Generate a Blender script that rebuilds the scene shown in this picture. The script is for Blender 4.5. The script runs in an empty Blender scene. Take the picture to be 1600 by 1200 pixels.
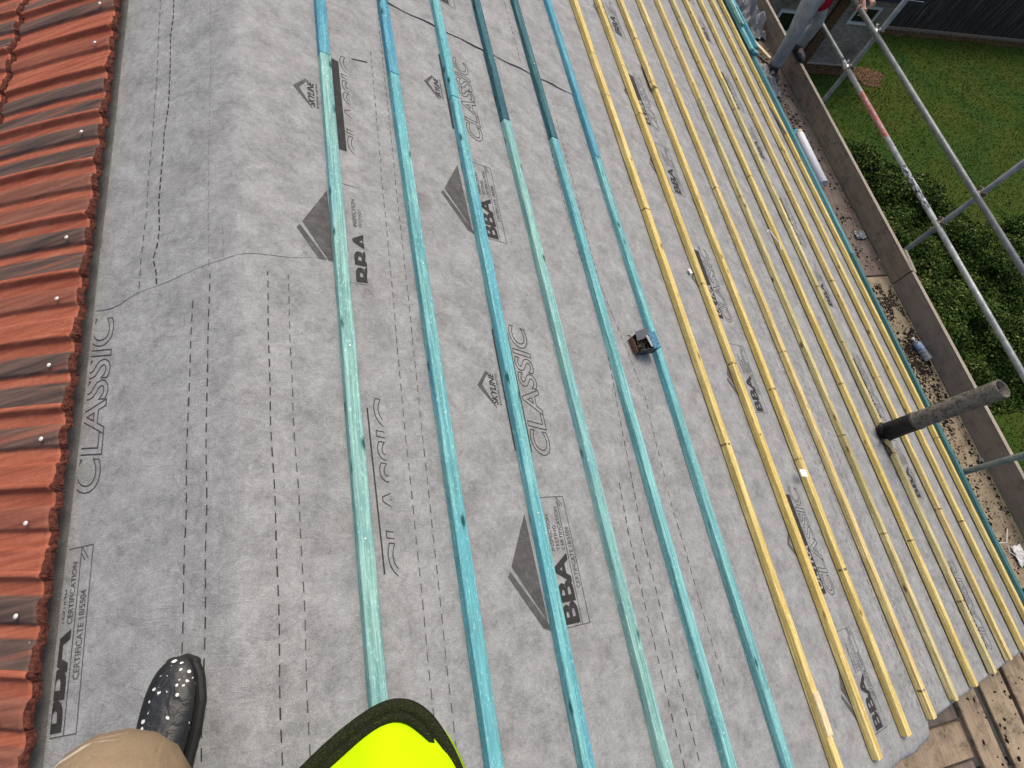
import bpy, bmesh, math, random
from mathutils import Vector, Matrix, noise as mnoise
import numpy as np
random.seed(7)
R = math.radians
scene = bpy.context.scene
# ------------------------------------------------------------------ camera
H = 9.0                                   # camera height above the lawn
FPX, W0, H0 = 870.147, 1600, 1200
CH = Vector((0.96169357, -0.08687296, 0.25999726))    # world X (down the slope) in camera axes (right, down, forward)
CB = Vector((-0.18268035, -0.91025685, 0.37156474))   # world Y (along the ridge)
CU = Vector((0.20438536, -0.40482781, -0.89125814))   # world Z (up)
cam_d = bpy.data.cameras.new("camera"); cam = bpy.data.objects.new("camera", cam_d)
scene.collection.objects.link(cam); scene.camera = cam
cam_d.sensor_width = 36; cam_d.lens = FPX / W0 * 36; cam_d.clip_start = 0.01; cam_d.clip_end = 600
rt = Vector((CH[0], CB[0], CU[0])); dn = Vector((CH[1], CB[1], CU[1])); fw = Vector((CH[2], CB[2], CU[2]))
cam.matrix_world = Matrix(((rt.x, -dn.x, -fw.x, 0), (rt.y, -dn.y, -fw.y, 0), (rt.z, -dn.z, -fw.z, H), (0, 0, 0, 1)))
# ------------------------------------------------------------------ light
SUN_EL, SUN_AZ = R(58), R(68)             # azimuth from +X towards +Y
w = bpy.data.worlds.new("World"); scene.world = w; w.use_nodes = True
nt = w.node_tree; bg = nt.nodes['Background']; sky = nt.nodes.new('ShaderNodeTexSky')
sky.sky_type = 'NISHITA'; sky.sun_disc = False; sky.sun_elevation = SUN_EL
sky.sun_rotation = math.pi / 2 - SUN_AZ; sky.air_density = 1.0; sky.dust_density = 7.0; sky.ozone_density = 1.0
nt.links.new(sky.outputs[0], bg.inputs[0]); bg.inputs[1].default_value = 0.15
sl = bpy.data.lights.new("sun", 'SUN'); sl.energy = 0.75; sl.angle = R(24); sl.color = (1, .93, .82)
so = bpy.data.objects.new("sun", sl); scene.collection.objects.link(so)
sd = Vector((math.cos(SUN_EL) * math.cos(SUN_AZ), math.cos(SUN_EL) * math.sin(SUN_AZ), math.sin(SUN_EL)))
so.rotation_euler = sd.to_track_quat('Z', 'Y').to_euler()
vs = scene.view_settings; vs.view_transform = 'Standard'; vs.look = 'None'; vs.gamma = 1; vs.use_curve_mapping = False
vs.exposure = 0.30
# ------------------------------------------------------------------ geometry helpers
TH = R(22.712); ST, CT = math.sin(TH), math.cos(TH)
RX, RZ = -0.326, H - 1.524                # ridge line (membrane level)
VERGE = -0.868; YFAR = 9.0
def ray(x, y):
    a, b = (x - 800) / FPX, (y - 600) / FPX
    return Vector((CH[0]*a + CH[1]*b + CH[2], CB[0]*a + CB[1]*b + CB[2], CU[0]*a + CU[1]*b + CU[2]))
def at(x, y, z):                          # point at height z (relative to the camera) seen at a photo position
    r = ray(x, y); k = z / r.z
    return Vector((r.x * k, r.y * k, H + z))
def sag(Y, s):
    return 0.0022 * mnoise.noise(Vector((Y * 1.7, s * 1.9, 3.1))) + 0.0011 * mnoise.noise(Vector((Y * 5.1, s * 4.3, 9.1)))
def S(Y, s, off=0.0, flat=False):         # s: signed distance down the slope from the ridge
    x = s * CT; r = 0.014
    z = -math.tan(TH) * math.sqrt(x * x + r * r)
    t = max(-1, min(1, s / 0.06)); nx = ST * t; nz = math.sqrt(1 - nx * nx)
    o = off + (0 if flat else sag(Y, s))
    return Vector((RX + x + nx * o, Y, RZ + z + nz * o))
def roof_s(x, y, D=1.528):                # photo position -> (Y, s) on the right slope
    r = ray(x, y); m = Vector((-ST, 0, -CT)); q = r * (D / r.dot(m))
    return q.y, q.dot(Vector((CT, 0, -ST))) - 0.286
def left_s(x, y, off=0.0):
    r = ray(x, y); R0 = Vector((RX, 0, RZ - H)); m = Vector((ST, 0, -CT))
    q = r * ((R0.dot(m) - off) / r.dot(m)); return q.y, -((q - R0).dot(Vector((-CT, 0, -ST))))
COL = scene.collection
def obj(name, me, mat=None, parent=None, smooth=False):
    if isinstance(me, bmesh.types.BMesh):
        bm = me; me = bpy.data.meshes.new(name); bm.to_mesh(me); bm.free()
    o = bpy.data.objects.new(name, me); COL.objects.link(o)
    if mat: me.materials.append(mat)
    if smooth:
        for p in me.polygons: p.use_smooth = True
    if parent is not None: o.parent = parent
    return o
def mesh(verts, faces):
    me = bpy.data.meshes.new('m'); me.from_pydata([tuple(v) for v in verts], [], faces); me.update(); return me
def tag(o, label=None, cat=None, group=None, kind=None):
    if label: o['label'] = label
    if cat: o['category'] = cat
    if group: o['group'] = group
    if kind: o['kind'] = kind
    return o
def thing(name, loc, label, cat, group=None, M=None):
    o = bpy.data.objects.new(name, None); COL.objects.link(o); o.empty_display_size = .1
    o.matrix_world = M if M is not None else Matrix.Translation(loc)
    return tag(o, label, cat, group)
def box(bm, c, d, M=None, bev=0.0, seg=1):
    r = bmesh.ops.create_cube(bm, size=1.0); vv = r['verts']
    for v in vv: v.co = Vector((v.co.x * d[0], v.co.y * d[1], v.co.z * d[2])) + Vector(c)
    if bev:
        es = list({e for v in vv for e in v.link_edges})
        r2 = bmesh.ops.bevel(bm, geom=es, offset=bev, segments=seg, affect='EDGES', profile=.5)
        vv = list({v for f in r2['faces'] for v in f.verts} | {v for v in vv if v.is_valid})
    if M is not None:
        seen = set(vv); stack = list(vv)
        while stack:
            v = stack.pop()
            for e in v.link_edges:
                o = e.other_vert(v)
                if o not in seen: seen.add(o); stack.append(o)
        for v in seen: v.co = M @ v.co
    return bm
def tube(bm, pts, rad, n=16, cap=True):
    pts = [Vector(p) for p in pts]; rads = rad if isinstance(rad, (list, tuple)) else [rad] * len(pts)
    rings = []; up = None
    for i, p in enumerate(pts):
        d = (pts[min(i + 1, len(pts) - 1)] - pts[max(i - 1, 0)]).normalized()
        if up is None: up = d.orthogonal().normalized()
        up = (up - d * up.dot(d)).normalized(); sd_ = d.cross(up)
        rings.append([bm.verts.new(p + (up * math.cos(a) + sd_ * math.sin(a)) * rads[i]) for a in [2 * math.pi * k / n for k in range(n)]])
    for a, b in zip(rings, rings[1:]):
        for k in range(n): bm.faces.new((a[k], a[(k + 1) % n], b[(k + 1) % n], b[k]))
    if cap:
        bm.faces.new(rings[0][::-1]); bm.faces.new(rings[-1])
    return rings
# ------------------------------------------------------------------ material helpers
class NT:
    def __init__(s, name, rough=.8, spec=.3):
        m = bpy.data.materials.new(name); m.use_nodes = True; s.m = m; s.t = m.node_tree; s.n = s.t.nodes
        s.b = s.n['Principled BSDF']; s.b.inputs['Roughness'].default_value = rough
        s.b.inputs['Specular IOR Level'].default_value = spec
        s.tc = s.n.new('ShaderNodeTexCoord'); s.oi = None
    def L(s, a, b): s.t.links.new(a, b)
    def rnd(s):
        if s.oi is None: s.oi = s.n.new('ShaderNodeObjectInfo')
        return s.oi.outputs['Random']
    def vec(s, scale=(1, 1, 1), rand=0, src='Object'):
        mp = s.n.new('ShaderNodeMapping'); mp.inputs['Scale'].default_value = scale
        s.L(s.tc.outputs[src], mp.inputs[0]); out = mp.outputs[0]
        if rand:
            cx = s.n.new('ShaderNodeVectorMath'); cx.operation = 'MULTIPLY_ADD'
            cb = s.n.new('ShaderNodeCombineXYZ')
            for i in range(3): s.L(s.rnd(), cb.inputs[i])
            s.L(cb.outputs[0], cx.inputs[0]); cx.inputs[1].default_value = (rand, rand * 1.7, rand * .6); s.L(out, cx.inputs[2]); out = cx.outputs[0]
        return out
    def noise(s, v, scale=5, det=4, rough=.55, dist=0):
        k = s.n.new('ShaderNodeTexNoise'); k.inputs['Scale'].default_value = scale; k.inputs['Detail'].default_value = det
        k.inputs['Roughness'].default_value = rough; k.inputs['Distortion'].default_value = dist
        if v: s.L(v, k.inputs['Vector'])
        return k.outputs[0]
    def vor(s, v, scale=5, feat='F1', col=False):
        k = s.n.new('ShaderNodeTexVoronoi'); k.inputs['Scale'].default_value = scale; k.feature = feat; s.L(v, k.inputs['Vector'])
        return k.outputs['Color'] if col else k.outputs['Distance']
    def ramp(s, f, stops):
        k = s.n.new('ShaderNodeValToRGB'); e = k.color_ramp.elements
        while len(e) < len(stops): e.new(.5)
        for el, (p, c) in zip(e, stops):
            el.position = p; el.color = (c, c, c, 1) if isinstance(c, (int, float)) else (*c, 1)
        s.L(f, k.inputs[0]); return k.outputs[0]
    def mix(s, f, a, b, mode='MIX'):
        k = s.n.new('ShaderNodeMix'); k.data_type = 'RGBA'; k.blend_type = mode
        for sock, v in ((k.inputs[0], f), (k.inputs[6], a), (k.inputs[7], b)):
            if hasattr(v, 'is_linked'): s.L(v, sock)
            elif isinstance(v, (int, float)): sock.default_value = v if sock is k.inputs[0] else (v, v, v, 1)
            else: sock.default_value = (*v, 1)
        return k.outputs[2]
    def math(s, op, a, b=0, c=None):
        k = s.n.new('ShaderNodeMath'); k.operation = op
        for i, v in enumerate((a, b) if c is None else (a, b, c)):
            if hasattr(v, 'is_linked'): s.L(v, k.inputs[i])
            else: k.inputs[i].default_value = v
        return k.outputs[0]
    def xyz(s, v):
        k = s.n.new('ShaderNodeSeparateXYZ'); s.L(v, k.inputs[0]); return k.outputs
    def out(s, col, bump=None, bs=.3, bd=.002, rough=None):
        if hasattr(col, 'is_linked'): s.L(col, s.b.inputs['Base Color'])
        else: s.b.inputs['Base Color'].default_value = (*col, 1)
        if bump is not None:
            k = s.n.new('ShaderNodeBump'); k.inputs['Strength'].default_value = bs; k.inputs['Distance'].default_value = bd
            s.L(bump, k.inputs['Height']); s.L(k.outputs[0], s.b.inputs['Normal'])
        if rough is not None: s.L(rough, s.b.inputs['Roughness'])
        return s.m
def plain(name, c, rough=.7, spec=.3, metal=0, var=.25, sc=30):
    n = NT(name, rough, spec); n.b.inputs['Metallic'].default_value = metal
    f = n.noise(n.vec(), sc, 5)
    a = tuple(x * (1 - var) for x in c); b = tuple(min(1, x * (1 + var)) for x in c)
    return n.out(n.ramp(f, [(.3, a), (.7, b)]), f, .2, .001)

def mat_wood(name, c_lo, c_hi, c_alt, stain=None, knot=(.1, .06, .03), stamps=False, split=None, rough=.75):
    n = NT(name, rough, .2)
    g = n.noise(n.vec((70, 1.6, 70), 13), 1, 5, .6, 1.5)
    fine = n.noise(n.vec((420, 7, 420), 5), 1, 3, .6)
    col = n.mix(n.ramp(g, [(.40, 0), (.60, 1)]), tuple(x * .80 for x in c_lo), c_hi)
    big = n.noise(n.vec((6, 1.1, 6), 31), 1, 3, .5)
    col = n.mix(n.math('MULTIPLY', n.ramp(big, [(.48, 0), (.66, 1)]), .75), col, c_alt)
    if stain:
        b2 = n.noise(n.vec((9, .9, 9), 77), 1, 4, .6)
        col = n.mix(n.math('MULTIPLY', n.ramp(b2, [(.54, 0), (.66, 1)]), stain[1]), col, stain[0])
    gr2 = n.noise(n.vec((190, 3.2, 190), 9), 1, 4, .65, 2.0)
    col = n.mix(n.ramp(gr2, [(.40, .55), (.52, 0)]), col, tuple(x * .5 for x in c_lo)); col = n.mix(n.ramp(fine, [(.34, .5), (.56, 0)]), col, tuple(x * .45 for x in c_lo))
    pat = n.noise(n.vec((22, 7, 22), 51), 1, 5, .7); col = n.mix(n.ramp(pat, [(.50, 0), (.68, .5)]), col, tuple(x * .55 for x in c_alt))
    kvv = n.vec((24, 9, 24), 19); kv = n.vor(kvv, 1); kc = n.xyz(n.vor(kvv, 1, col=True))[0]
    kn = n.ramp(n.math('ADD', kv, n.math('MULTIPLY', n.noise(n.vec((90, 60, 90)), 1, 2), .12)), [(.17, 1), (.24, .55), (.34, 0)])
    kn = n.math('MULTIPLY', kn, n.ramp(kc, [(.80, 0), (.82, 1)]))
    spk_ = n.ramp(n.noise(n.vec((160, 60, 160), 7), 1, 3, .7), [(.56, 0), (.66, .4)]); col = n.mix(spk_, col, tuple(min(1, x * 1.35 + .05) for x in c_hi))
    col = n.mix(kn, col, knot)
    if stamps:
        y = n.xyz(n.vec((1, 1, 1), 40))[1]
        k = n.n.new('ShaderNodeTexVoronoi'); k.voronoi_dimensions = '1D'; k.inputs['Scale'].default_value = 2.1; n.L(y, k.inputs['W'])
        st = n.math('MULTIPLY', n.ramp(k.outputs['Distance'], [(.009, 1), (.016, 0)]), n.ramp(n.xyz(k.outputs['Color'])[0], [(.5, 0), (.54, 1)]))
        st = n.math('MULTIPLY', st, n.ramp(n.noise(n.vec((50, 9, 50), 3), 1, 3), [(.42, 0), (.55, .9)]))
        col = n.mix(st, col, (.09, .05, .03))
    return n.out(col, n.math('ADD', g, n.math('MULTIPLY', fine, .6)), .35, .0015)
M = {}
CY_LO, CY_HI, CY_ALT = (.15, .42, .42), (.26, .60, .58), (.10, .40, .50)
M['blue'] = mat_wood('treated_batten', (.15, .40, .41), (.28, .60, .58), (.12, .44, .52), ((.07, .33, .50), .7), knot=(.01, .07, .07))
M['blue_pale'] = mat_wood('treated_batten_pale', (.21, .44, .41), (.36, .61, .54), (.17, .46, .50), ((.13, .40, .54), .45), knot=(.02, .09, .09))
M['blue_deep'] = mat_wood('treated_batten_deep', (.08, .30, .39), (.15, .43, .52), (.06, .33, .52), ((.04, .24, .42), .8), knot=(.01, .06, .07))
M['teal_dark'] = mat_wood('treated_batten_dark', (.03, .12, .14), (.09, .24, .24), (.025, .10, .15), ((.015, .08, .14), .9), knot=(.01, .03, .03))
M['teal_mid'] = mat_wood('treated_batten_teal', (.035, .13, .14), (.10, .26, .25), (.06, .20, .22), None, knot=(.01, .04, .04))
M['teal_edge'] = mat_wood('treated_eaves_batten', (.07, .25, .29), (.17, .40, .42), (.08, .28, .34), None, knot=(.01, .05, .05))
M['yellow'] = mat_wood('green_pine_batten', (.66, .46, .13), (.90, .75, .33), (.72, .53, .16), ((.52, .42, .16), .5), stamps=True, knot=(.16, .09, .03))
M['yellow_olive'] = mat_wood('weathered_pine_batten', (.58, .47, .20), (.80, .69, .36), (.44, .38, .16), ((.30, .25, .11), .7), stamps=True, knot=(.10, .06, .03))
M['yellow_pink'] = mat_wood('pale_pine_batten', (.66, .47, .17), (.88, .72, .35), (.68, .52, .17), ((.56, .40, .18), .5), stamps=True, knot=(.16, .09, .03))
M['cut_wood'] = plain('cut_wood', (.66, .55, .33), .8, .2, var=.15, sc=60)

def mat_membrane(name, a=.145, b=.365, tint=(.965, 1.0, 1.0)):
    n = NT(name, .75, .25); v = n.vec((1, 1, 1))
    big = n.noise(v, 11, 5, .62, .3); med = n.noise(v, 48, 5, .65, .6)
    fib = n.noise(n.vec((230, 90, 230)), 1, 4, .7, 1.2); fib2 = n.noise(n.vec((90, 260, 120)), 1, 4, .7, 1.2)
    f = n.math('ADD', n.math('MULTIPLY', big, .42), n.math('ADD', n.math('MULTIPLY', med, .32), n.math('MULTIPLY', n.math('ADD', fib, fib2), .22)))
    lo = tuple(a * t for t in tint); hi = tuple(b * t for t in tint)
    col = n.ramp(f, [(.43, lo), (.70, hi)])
    spk = n.vor(n.vec((1, 1, 1)), 60)
    col = n.mix(n.ramp(spk, [(.035, .8), (.06, 0)]), col, (.50, .51, .51))
    gr = n.noise(n.vec((1, 1, 1)), 520, 2, .6); col = n.mix(n.ramp(gr, [(.36, .45), (.5, 0)]), col, tuple(a * .6 for _ in range(3))); col = n.mix(n.ramp(gr, [(.56, 0), (.68, .35)]), col, (.46, .47, .47))
    dirt = n.noise(v, 2.3, 6, .7)
    col = n.mix(n.ramp(dirt, [(.56, 0), (.74, .22)]), col, (.2, .18, .165))
    wr = n.noise(v, 14, 3, .5, .8)
    return n.out(col, n.math('ADD', n.math('ADD', n.math('MULTIPLY', f, .55), n.math('MULTIPLY', wr, .9)), n.math('MULTIPLY', n.ramp(n.noise(n.vec((1, 2.2, 1), 0), 5, 4, .55, 1.6), [(.46, 0), (.50, 1), (.54, 0)]), .13)), .7, .005)
M['membrane'] = mat_membrane('roof_membrane')
M['membrane_shade'] = mat_membrane('roof_membrane_shaded', .12, .22, (1, 1.03, 1.0))  # darker copy of the membrane, shade by the tile heads put into its colour
M['membrane_verge'] = plain('membrane_gloss', (.27, .29, .29), .35, .5, var=.3, sc=40)
def mat_ink(name, c, cov=.75):
    n = NT(name, .8, .2); f = n.noise(n.vec((1, 1, 1)), 220, 4, .7); g = n.noise(n.vec(), 40, 3)
    col = n.ramp(n.math('ADD', n.math('MULTIPLY', f, .6), n.math('MULTIPLY', g, .4)), [(.36, tuple(x * .7 for x in c)), (.56, tuple(x * 1.25 for x in c)), (.68, tuple(x * 2.2 for x in c))])
    return n.out(col)
M['ink'] = mat_ink('black_print', (.032, .031, .031)); M['ink_grey'] = mat_ink('grey_print', (.075, .074, .073))
M['ink_line'] = mat_ink('thin_print', (.07, .07, .07)); M['ink_pale'] = mat_ink('faint_print', (.15, .15, .152))
M['knock'] = plain('reversed_print', (.30, .30, .30), .8, .2, var=.1, sc=150)

# roof tile: bands follow the tile's own rolls (object space), colour varies from tile to tile
def mat_tile(name, grey):
    n = NT(name, .88, .12)
    st = n.noise(n.vec((3, 60, 20), 9), 1, 4, .6); g = n.noise(n.vec((60, 60, 60), 4), 1, 4, .65); sp = n.noise(n.vec((300, 300, 300)), 1, 2)
    red = n.ramp(st, [(.3, (.25, .070, .040)), (.58, (.37, .120, .070)), (.8, (.40, .19, .12))])
    red = n.mix(n.ramp(g, [(.45, 0), (.75, .5)]), red, (.19, .06, .045))
    ox = n.xyz(n.tc.outputs['Object']); sk = n.math('ADD', n.math('MULTIPLY', ox[0], -.205), n.math('MULTIPLY', n.math('MULTIPLY', ox[0], ox[0]), -.115))
    y = n.math('SUBTRACT', ox[1], sk)
    u = n.math('DIVIDE', y, -.2255)
    stn = n.noise(n.vec((2.2, 30, 20), 21), 1, 3, .5)
    def band(c, wd): return n.ramp(n.math('ABSOLUTE', n.math('SUBTRACT', u, c)), [(wd * .8, 1), (wd, 0)])
    gm = n.math('MULTIPLY', n.math('MAXIMUM', band(.41, .17), n.math('MULTIPLY', band(.85, .17), n.ramp(n.rnd(), [(.40, 0), (.45, 1)]))), n.ramp(stn, [(.30, .5), (.42, 1)]))
    gcol = n.mix(n.ramp(st, [(.3, 0), (.7, 1)]), (.042, .037, .036), (.16, .105, .085))
    amt = n.ramp(n.rnd(), [(.0, .9 if grey else .25), (1, 1 if grey else .6)])
    col = n.mix(n.math('MULTIPLY', gm, amt), red, gcol)
    x = n.xyz(n.tc.outputs['Object'])[0]
    hd = n.math('MULTIPLY', n.ramp(x, [(-.075 + .5, 0), (-.0 + .5, .0)]), 1)
    spk = n.ramp(n.vor(n.vec((1, 1, 1), 3), 42), [(.05, 1), (.11, 0)])
    near = n.ramp(n.math('ADD', n.math('MULTIPLY', x, 8), 1.0), [(.25, 0), (.75, 1)])
    near = n.math('MULTIPLY', near, n.ramp(n.noise(n.vec((30, 30, 30), 8), 1, 2), [(.5, 0), (.6, .9)]))
    col = n.mix(n.math('MULTIPLY', spk, near), col, (.5, .42, .37))
    return n.out(col, n.math('ADD', g, n.math('MULTIPLY', sp, .4)), .4, .0015)
M['tile'] = mat_tile('red_roof_tile', False); M['tile_grey'] = mat_tile('weathered_roof_tile', True)
n = NT('tile_head_edge', .9, .1)
f = n.noise(n.vec((90, 90, 90), 5), 1, 5, .75)
M['tile_edge'] = n.out(n.ramp(f, [(.35, (.03, .012, .010)), (.48, (.085, .030, .022)), (.62, (.15, .050, .035)), (.75, (.17, .15, .09))]), f, .9, .006)
M['nail'] = plain('nail_head', (.8, .78, .74), .4, .5, .3, var=.05)

def mat_board(name, a, b, dirt=.5, dc=(.05, .04, .03)):
    n = NT(name, .85, .15)
    g = n.noise(n.vec((45, 2.2, 45), 11), 1, 5, .65, 1.2); p = n.noise(n.vec((1, 1, 1), 7), 9, 6, .7); q = n.noise(n.vec((1, 1, 1), 3), 55, 4, .7)
    col = n.mix(n.ramp(g, [(.3, 0), (.7, 1)]), a, b)
    col = n.mix(n.ramp(p, [(.45, 0), (.7, dirt)]), col, tuple(x * .35 for x in a))
    col = n.mix(n.ramp(n.math('ADD', n.math('MULTIPLY', p, .5), n.math('MULTIPLY', q, .5)), [(.56, 0), (.62, dirt)]), col, dc)
    return n.out(col, n.math('ADD', g, q), .4, .002)
M['board'] = mat_board('scaffold_board', (.25, .19, .13), (.39, .31, .22), .7)
M['board_grey'] = mat_board('scaffold_board_grey', (.13, .105, .09), (.22, .18, .15), .45)
M['board_tan'] = mat_board('scaffold_board_tan', (.27, .215, .145), (.40, .325, .22), .65)
M['toe'] = mat_board('toe_board_timber', (.20, .16, .12), (.33, .27, .20), .45)
M['toe_near'] = mat_board('toe_board_timber_near', (.23, .195, .16), (.30, .255, .215), .35)
M['toe_top'] = mat_board('toe_board_edge', (.34, .29, .22), (.46, .41, .33), .2)
def mat_steel(name, base, stain, pale=False):
    n = NT(name, .42, .5); n.b.inputs['Metallic'].default_value = .35
    a = n.noise(n.vec((12, 12, 12), 3), 1, 5, .65); b = n.noise(n.vec((60, 60, 60), 3), 1, 4, .7)
    col = n.ramp(a, [(.3, tuple(x * .65 for x in base)), (.7, tuple(min(1, x * 1.25) for x in base))])
    col = n.mix(n.ramp(n.math('ADD', n.math('MULTIPLY', a, .5), n.math('MULTIPLY', b, .5)), [(.56, 0), (.66, .85)]), col, stain)
    return n.out(col, b, .3, .001, rough=n.ramp(b, [(.3, .35), (.7, .65)]))
M['steel'] = mat_steel('galvanised_tube', (.30, .33, .33), (.50, .52, .52))
M['steel_dull'] = mat_steel('dull_tube', (.16, .175, .175), (.30, .31, .30))
M['steel_green'] = mat_steel('mossy_tube', (.13, .16, .14), (.22, .24, .20))
n = NT('red_painted_band', .55, .4)
f = n.noise(n.vec((40, 22, 40)), 1, 5, .7)
M['redpaint'] = n.out(n.ramp(f, [(.42, (.36, .10, .09)), (.55, (.45, .20, .18)), (.66, (.42, .42, .42))]), f, .2, .001)
n = NT('white_spattered_band', .6, .3)
f = n.noise(n.vec((60, 22, 60)), 1, 5, .7)
M['spatter'] = n.out(n.ramp(f, [(.45, (.03, .04, .05)), (.52, (.30, .32, .33)), (.6, (.55, .57, .58))]), f, .2, .001)
M['rust'] = plain('coupler_steel', (.13, .10, .08), .5, .5, .5, var=.5, sc=80)
M['zinc'] = plain('bright_coupler', (.45, .45, .43), .35, .6, .6, var=.35, sc=80)
# ground
n = NT('lawn', .95, .1)
v = n.vec(); a = n.noise(v, .55, 5, .6, .4); b = n.noise(v, 9, 6, .7); c = n.noise(v, 2.1, 4, .6)
col = n.ramp(a, [(.35, (.056, .074, .010)), (.5, (.040, .074, .009)), (.65, (.020, .062, .008))])
col = n.mix(n.ramp(c, [(.5, 0), (.75, .5)]), col, (.075, .078, .018))
col = n.mix(n.ramp(b, [(.4, .4), (.6, 0)]), col, (.022, .036, .006))
M['lawn'] = n.out(col, b, .8, .03)
n = NT('bare_soil', .95, .1); f = n.noise(n.vec(), 14, 6, .7)
M['soil'] = n.out(n.ramp(f, [(.35, (.05, .025, .015)), (.5, (.12, .065, .04)), (.7, (.17, .12, .07))]), f, .8, .02)
def mat_leaf(name, cols):
    n = NT(name, .75, .06); n.b.inputs['Subsurface Weight'].default_value = 0
    at_ = n.n.new('ShaderNodeAttribute'); at_.attribute_name = 'tint'
    return n.out(n.ramp(at_.outputs['Fac'], cols))
M['leaf'] = mat_leaf('bush_leaves', [(0, (.008, .018, .004)), (.45, (.028, .058, .009)), (.8, (.075, .115, .020)), (1, (.17, .19, .07))])
M['leaf_yellow'] = mat_leaf('yellow_bush_leaves', [(0, (.012, .02, .004)), (.5, (.04, .06, .01)), (1, (.10, .13, .03))])
M['blade'] = mat_leaf('grass_blades', [(0, (.024, .044, .006)), (.4, (.046, .080, .010)), (.75, (.066, .100, .015)), (1, (.12, .125, .035))])
n = NT('brick_wall', .9, .15); bt = n.n.new('ShaderNodeTexBrick'); n.L(n.vec((1, 1, 1)), bt.inputs[0])
bt.inputs['Color1'].default_value = (.25, .10, .06, 1); bt.inputs['Color2'].default_value = (.18, .075, .05, 1); bt.inputs['Mortar'].default_value = (.3, .28, .25, 1)
bt.inputs['Scale'].default_value = 4.5
M['brick'] = n.out(bt.outputs[0])
n = NT('old_shed_wall', .9, .1)
f = n.noise(n.vec((1, 1, 5)), 5, 7, .75); g = n.noise(n.vec(), 1.3, 4, .6)
col = n.ramp(f, [(.32, (.14, .11, .085)), (.5, (.32, .28, .23)), (.6, (.45, .41, .35)), (.75, (.42, .38, .22))])
M['shed'] = n.out(n.mix(n.ramp(g, [(.4, 0), (.7, .6)]), col, (.07, .045, .03)), f, .6, .02)
n = NT('dark_fence_boards', .9, .1)
f = n.noise(n.vec((9, 9, .5)), 1.5, 6, .7); g = n.noise(n.vec((28, 28, .8)), 1.5, 4, .7)
M['fence'] = n.out(n.ramp(n.math('ADD', n.math('MULTIPLY', f, .5), n.math('MULTIPLY', g, .5)), [(.38, (.024, .021, .016)), (.52, (.055, .050, .040)), (.62, (.17, .16, .14))]), f, .5, .01)
M['upvc'] = plain('white_window_frame', (.62, .63, .63), .4, .4, var=.08)
n = NT('dark_glass', .08, .5); M['glass'] = n.out((.012, .016, .014))
M['felt'] = plain('dark_shed_felt', (.02, .022, .028), .7, .3)
M['fascia'] = plain('fascia_timber', (.22, .2, .18), .8, .2)
M['brownwood'] = plain('brown_timber', (.12, .065, .035), .8, .2, var=.4, sc=12)

# ------------------------------------------------------------------ house under the roof
house = thing('house', (0, 0, 0), 'house being re-roofed, its roof covered in grey membrane and battens', 'house')
EX, EZ = 4.60, RZ + (-math.tan(TH)) * (4.60 - RX)
def prism(pts, y0, y1):
    k = len(pts); vs_ = [Vector((p[0], y, p[1])) for y in (y0, y1) for p in pts]
    fs = [tuple(range(k))[::-1], tuple(range(k, 2 * k))] + [(i, (i + 1) % k, (i + 1) % k + k, i + k) for i in range(k)]
    return mesh(vs_, fs)
dd = 0.022
def deck_z(x): return RZ - math.tan(TH) * abs(x - RX) - dd
obj('roof_deck', prism([(EX, deck_z(EX)), (RX, deck_z(RX) - .01), (2 * RX - EX, deck_z(EX)), (2 * RX - EX, deck_z(EX) - .16), (RX, deck_z(RX) - .17), (EX, deck_z(EX) - .16)], VERGE + .05, YFAR), M['fascia'], house)
obj('wall', prism([(EX - .35, 0), (EX - .35, EZ - .25), (RX, RZ - .35), (2 * RX - EX + .35, EZ - .25), (2 * RX - EX + .35, 0)], VERGE + .18, YFAR - .1), M['brick'], house)
bm = bmesh.new(); box(bm, (EX + .003, (VERGE + YFAR) / 2, EZ - .13), (.022, YFAR - VERGE - .02, .2)); obj('fascia', bm, M['fascia'], house)

# ------------------------------------------------------------------ membrane sheets
def sheet(name, label, s0, s1, ya, yb, off, mat, lipy=0.0, lip0=0.0, lips=0.0, verge=False, step=.045, crumple=0.0):
    if crumple: crumple = .0012
    ns = max(2, int((s1 - s0) / step)); V = []; F = []
    L0 = max((yb(s0 + (s1 - s0) * i / ns) if callable(yb) else yb) for i in range(ns + 1)) - (ya(s0) if callable(ya) else ya)
    ny = max(2, int(L0 / .06)); cols = []
    for i in range(ns + 1):
        s = s0 + (s1 - s0) * i / ns
        a = ya(s) if callable(ya) else ya; b = yb(s) if callable(yb) else yb
        row = []
        if verge:
            for k in range(9, 0, -1):
                t = k / 9
                wob = .012 * mnoise.noise(Vector((s * 6, k * .4, 1)))
                vw = 1.0 if s < 3.15 else .35
                p = S(a, s, off, True) + Vector((0, (-.10 * math.sin(t * 1.9) - wob * t) * vw, -.10 * t * t + (.020 * math.sin(t * 3.1) + wob * t) * vw))
                row.append(p)
        for j in range(ny + 1):
            t = j / ny; Y = a + (b - a) * (t ** 1.0)
            o = off
            if lipy: o += lipy * math.exp(-((b - Y) / .022) ** 1)
            if lip0: o += lip0 * math.exp(-((Y - a) / .02) ** 1) * (1 + .5 * math.sin(s * 23))
            if lips: o += lips * math.exp(-((s1 - s) / .02))
            if crumple: o += crumple * mnoise.noise(Vector((Y * 9, s * 9, off * 999)))
            row.append(S(Y, s, o))
        cols.append(row)
    nr = len(cols[0])
    for r in cols: V += r
    for i in range(ns):
        for j in range(nr - 1):
            F.append((i * nr + j, (i + 1) * nr + j, (i + 1) * nr + j + 1, i * nr + j + 1))
    o = obj(name, mesh(V, F), mat, smooth=True)
    m = o.modifiers.new('t', 'SOLIDIFY'); m.thickness = .0012; m.offset = -1; m.use_rim = False
    return tag(o, label, 'roof membrane', 'breather membrane sheets on the roof')
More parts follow.
